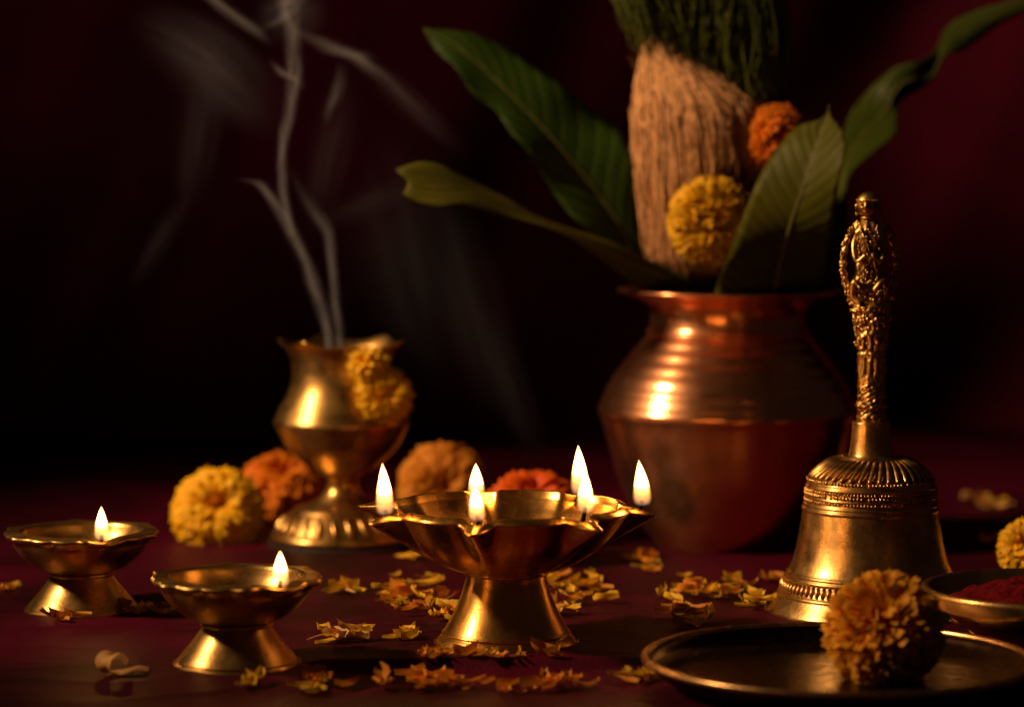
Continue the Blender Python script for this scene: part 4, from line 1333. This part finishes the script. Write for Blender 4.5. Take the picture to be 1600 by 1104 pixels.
# ------------------------------------------------------------------ smoke
def smoke():
    t = thing('smoke', 'thin grey smoke curling up from the incense burner', 'smoke', BURN)
    y0 = BURN.y
    def wisp(pts, dens, name='wisp', amp=0.0):
        """pts: (px, py, half width px, half depth px[, dy])"""
        path = [(P(q[0], q[1], y0 + (q[4] if len(q) > 4 else 0)) - BURN, q[2], q[3]) for q in pts]
        flat = cr([(p.x, p.y, p.z, a, b) for p, a, b in path], 7)
        pos = [Vector(q[:3]) for q in flat]
        rad = [(W(max(q[3], 0.2), y0), W(max(q[4], 0.1), y0)) for q in flat]
        v, f = tube(pos, rad, 18)
        obj(name, v, f, smoke_mat('smoke', dens), t)
    def soft(pts, dens, open0=False, open1=False):
        """one drifting sheet; its density falls off smoothly from the line the points draw"""
        cu = cr([(*q[:4],) for q in pts], 6)
        n = len(cu)
        loc = [P(q[0], q[1], y0) - BURN for q in cu]
        wd = [W(q[2], y0) for q in cu]
        hd = [W(max(q[3], 1.5), y0) for q in cu]
        hdm = max(hd)
        v, f = tube(loc, [(a * 2.6, hdm * 2.0) for a in wd], 18)
        m, nt, b = new_mat('smoke')
        nt.nodes.remove(b)
        m.cycles.volume_step_rate = 0.08
        tc = N(nt, 'ShaderNodeTexCoord').outputs['Object']
        sx = N(nt, 'ShaderNodeSeparateXYZ'); nt.links.new(tc, sx.inputs[0])
        if loc[0].z > loc[-1].z: loc, wd, cu2, hd, o0, o1 = loc[::-1], wd[::-1], cu[::-1], hd[::-1], open1, open0
        else: cu2, o0, o1 = cu, open0, open1
        z0, z1 = loc[0].z, loc[-1].z
        xa, xb = min(p.x for p in loc) - 0.002, max(p.x for p in loc) + 0.002
        mu = N(nt, 'ShaderNodeMapRange')
        mu.inputs['From Min'].default_value = z0; mu.inputs['From Max'].default_value = z1
        nt.links.new(sx.outputs[2], mu.inputs['Value'])
        wv = []
        for k in range(n):
            a, c_ = loc[max(k - 1, 0)], loc[min(k + 1, n - 1)]
            sl = (c_.x - a.x) / max(abs(c_.z - a.z), 1e-5)
            wv.append(wd[k] * math.sqrt(1 + sl * sl))
        wmax = max(wv)
        fade = []
        for k in range(n):
            e = k / (n - 1)
            fade.append((1 if o0 else sstep(0, 0.45, e)) * (1 if o1 else sstep(1, 0.55, e)) * min(1, hd[k] / hdm + 0.12))
        def curve(vals):
            c = N(nt, 'ShaderNodeFloatCurve')
            cv = c.mapping.curves[0]
            idx = [round(q * (n - 1) / 17) for q in range(18)] if n > 18 else list(range(n))
            last = -1
            P_ = []
            for k in idx:
                u = (loc[k].z - z0) / (z1 - z0)
                if u <= last + 0.004: continue
                last = u
                P_.append((min(max(u, 0), 1), min(max(vals[k], 0), 1)))
            while len(cv.points) < len(P_): cv.points.new(0.5, 0.5)
            for pt, q in zip(cv.points, P_): pt.location = q
            c.mapping.update()
            nt.links.new(mu.outputs[0], c.inputs['Value'])
            return c.outputs[0]
        def mth(op, a, b_=None, c_=None):
            q = N(nt, 'ShaderNodeMath', operation=op)
            for i_, x in enumerate((a, b_, c_)):
                if x is None: continue
                if isinstance(x, (int, float)): q.inputs[i_].default_value = x
                else: nt.links.new(x, q.inputs[i_])
            return q.outputs[0]
        cx = mth('MULTIPLY_ADD', curve([(p.x - xa) / (xb - xa) for p in loc]), xb - xa, xa)
        nz0 = noise_n(nt, mapping(nt, tc, (60, 0, 45)), 1.0, 2, 0.5)       # small sideways curls
        cx = mth('MULTIPLY_ADD', mth('SUBTRACT', nz0.outputs['Fac'], 0.5), W(9, y0), cx)
        ww = mth('MULTIPLY', curve([x / wmax for x in wv]), wmax)
        dx = mth('DIVIDE', mth('SUBTRACT', sx.outputs[0], cx), ww)
        dy = mth('DIVIDE', sx.outputs[1], hdm)
        r2 = mth('ADD', mth('MULTIPLY', dx, dx), mth('MULTIPLY', dy, dy))
        g = mth('EXPONENT', mth('MULTIPLY', r2, -1.7))
        cb = N(nt, 'ShaderNodeCombineXYZ')
        nt.links.new(mth('MULTIPLY', dx, 1.5), cb.inputs[0]); nt.links.new(mth('MULTIPLY', sx.outputs[2], 55.0), cb.inputs[2])
        cb.inputs[1].default_value = R.random() * 30
        ns = noise_n(nt, cb.outputs[0], 1.0, 3, 0.55)
        st = ramp(nt, [(0.33, 0.22), (0.66, 1.35)])
        nt.links.new(ns.outputs['Fac'], st.inputs[0])
        d = mth('MULTIPLY', mth('MULTIPLY', g, st.outputs[0]), mth('MULTIPLY', curve(fade), dens))
        vs = N(nt, 'ShaderNodeVolumeScatter')
        vs.inputs['Color'].default_value = (0.66, 0.68, 0.86, 1)
        nt.links.new(d, vs.inputs['Density'])
        nt.links.new(vs.outputs[0], nt.nodes['Material Output'].inputs['Volume'])
        obj('wisp', v, f, m, t)
    def puff(px, py, hl, hw, ang, dens, dy=0.0, hd=None):
        """soft thin cloud: half length and half width in photograph pixels, angle from upright"""
        y = y0 + dy
        v, f = ball((0, 0, 0), (W(hw, y), W(hd or hw, y), W(hl, y)), 3)
        o = obj('veil', v, f, smoke_mat('smoke_veil', dens, True), t, loc=P(px, py, y) - BURN)
        o.rotation_euler = (0, math.radians(ang), 0)
    D = 105
    soft([(517, 560, 6, 7), (514, 535, 7, 8), (507, 497, 8, 9), (489, 441, 9, 9), (464, 380, 9, 9), (438, 330, 8, 9), (418, 299, 7, 9), (403, 285, 6, 8), (386, 281, 5, 5), (368, 278, 6, 1)], D, True)
    soft([(458, 368, 5, 4), (447, 326, 7, 6), (441, 284, 6, 8), (442, 228, 7, 9), (453, 172, 8, 10), (460, 122, 9, 11), (459, 76, 10, 8), (456, 35, 11, 8), (448, 15, 13, 7), (452, -10, 16, 5)], D, True, True)
    soft([(533, 560, 6, 6), (532, 540, 6, 8), (525, 482, 7, 8), (519, 421, 7, 7), (514, 370, 8, 6), (503, 345, 8, 5), (479, 314, 8, 3), (461, 279, 8, 2), (453, 240, 8, 1)], D, True)
    soft([(452, 25, 6, 4), (466, 46, 7, 6), (494, 61, 9, 8), (530, 79, 10, 10), (555, 89, 9, 11), (575, 104, 9, 7), (598, 122, 9, 3), (630, 148, 8, 1.5), (660, 172, 8, 0.6), (690, 200, 6, 0.2)], D)
    soft([(300, -40, 7, 6), (318, -14, 7, 6), (340, 4, 8, 7), (367, 25, 8, 8), (396, 47, 8, 7), (410, 60, 7, 6), (430, 78, 5, 1)], D, True)
    soft([(418, 90, 4, 1), (432, 104, 5, 5), (445, 115, 6, 7), (461, 124, 6, 7), (470, 134, 5, 4), (480, 143, 3, 1)], D)
    soft([(405, 50, 4, 1), (420, 42, 5, 4), (436, 34, 6, 5), (450, 22, 7, 6), (466, 6, 8, 5), (478, -10, 8, 3)], D)
    soft([(505, 200, 6, 1), (516, 172, 8, 2.5), (529, 132, 9, 4), (534, 92, 7, 3)], D)
    soft([(462, -14, 14, 4), (448, 6, 16, 6), (440, 16, 10, 4), (425, 8, 6, 2)], D)
    # wide thin veils
    puff(300, 75, 130, 70, -65, 6)
    puff(350, 120, 140, 85, -50, 6)
    puff(310, 210, 160, 50, 8, 6)
    puff(250, 375, 110, 26, 30, 9)
    puff(575, 318, 110, 28, 66, 9)
    puff(645, 165, 130, 30, -48, 14)
    puff(795, 600, 190, 42, -22, 6, 0.05)
    puff(735, 480, 230, 80, -18, 3, 0.05)
    puff(640, 400, 240, 130, -15, 2.2, 0.06)
    puff(515, 240, 160, 46, 12, 7)
    puff(455, 20, 70, 60, 70, 12)
smoke()
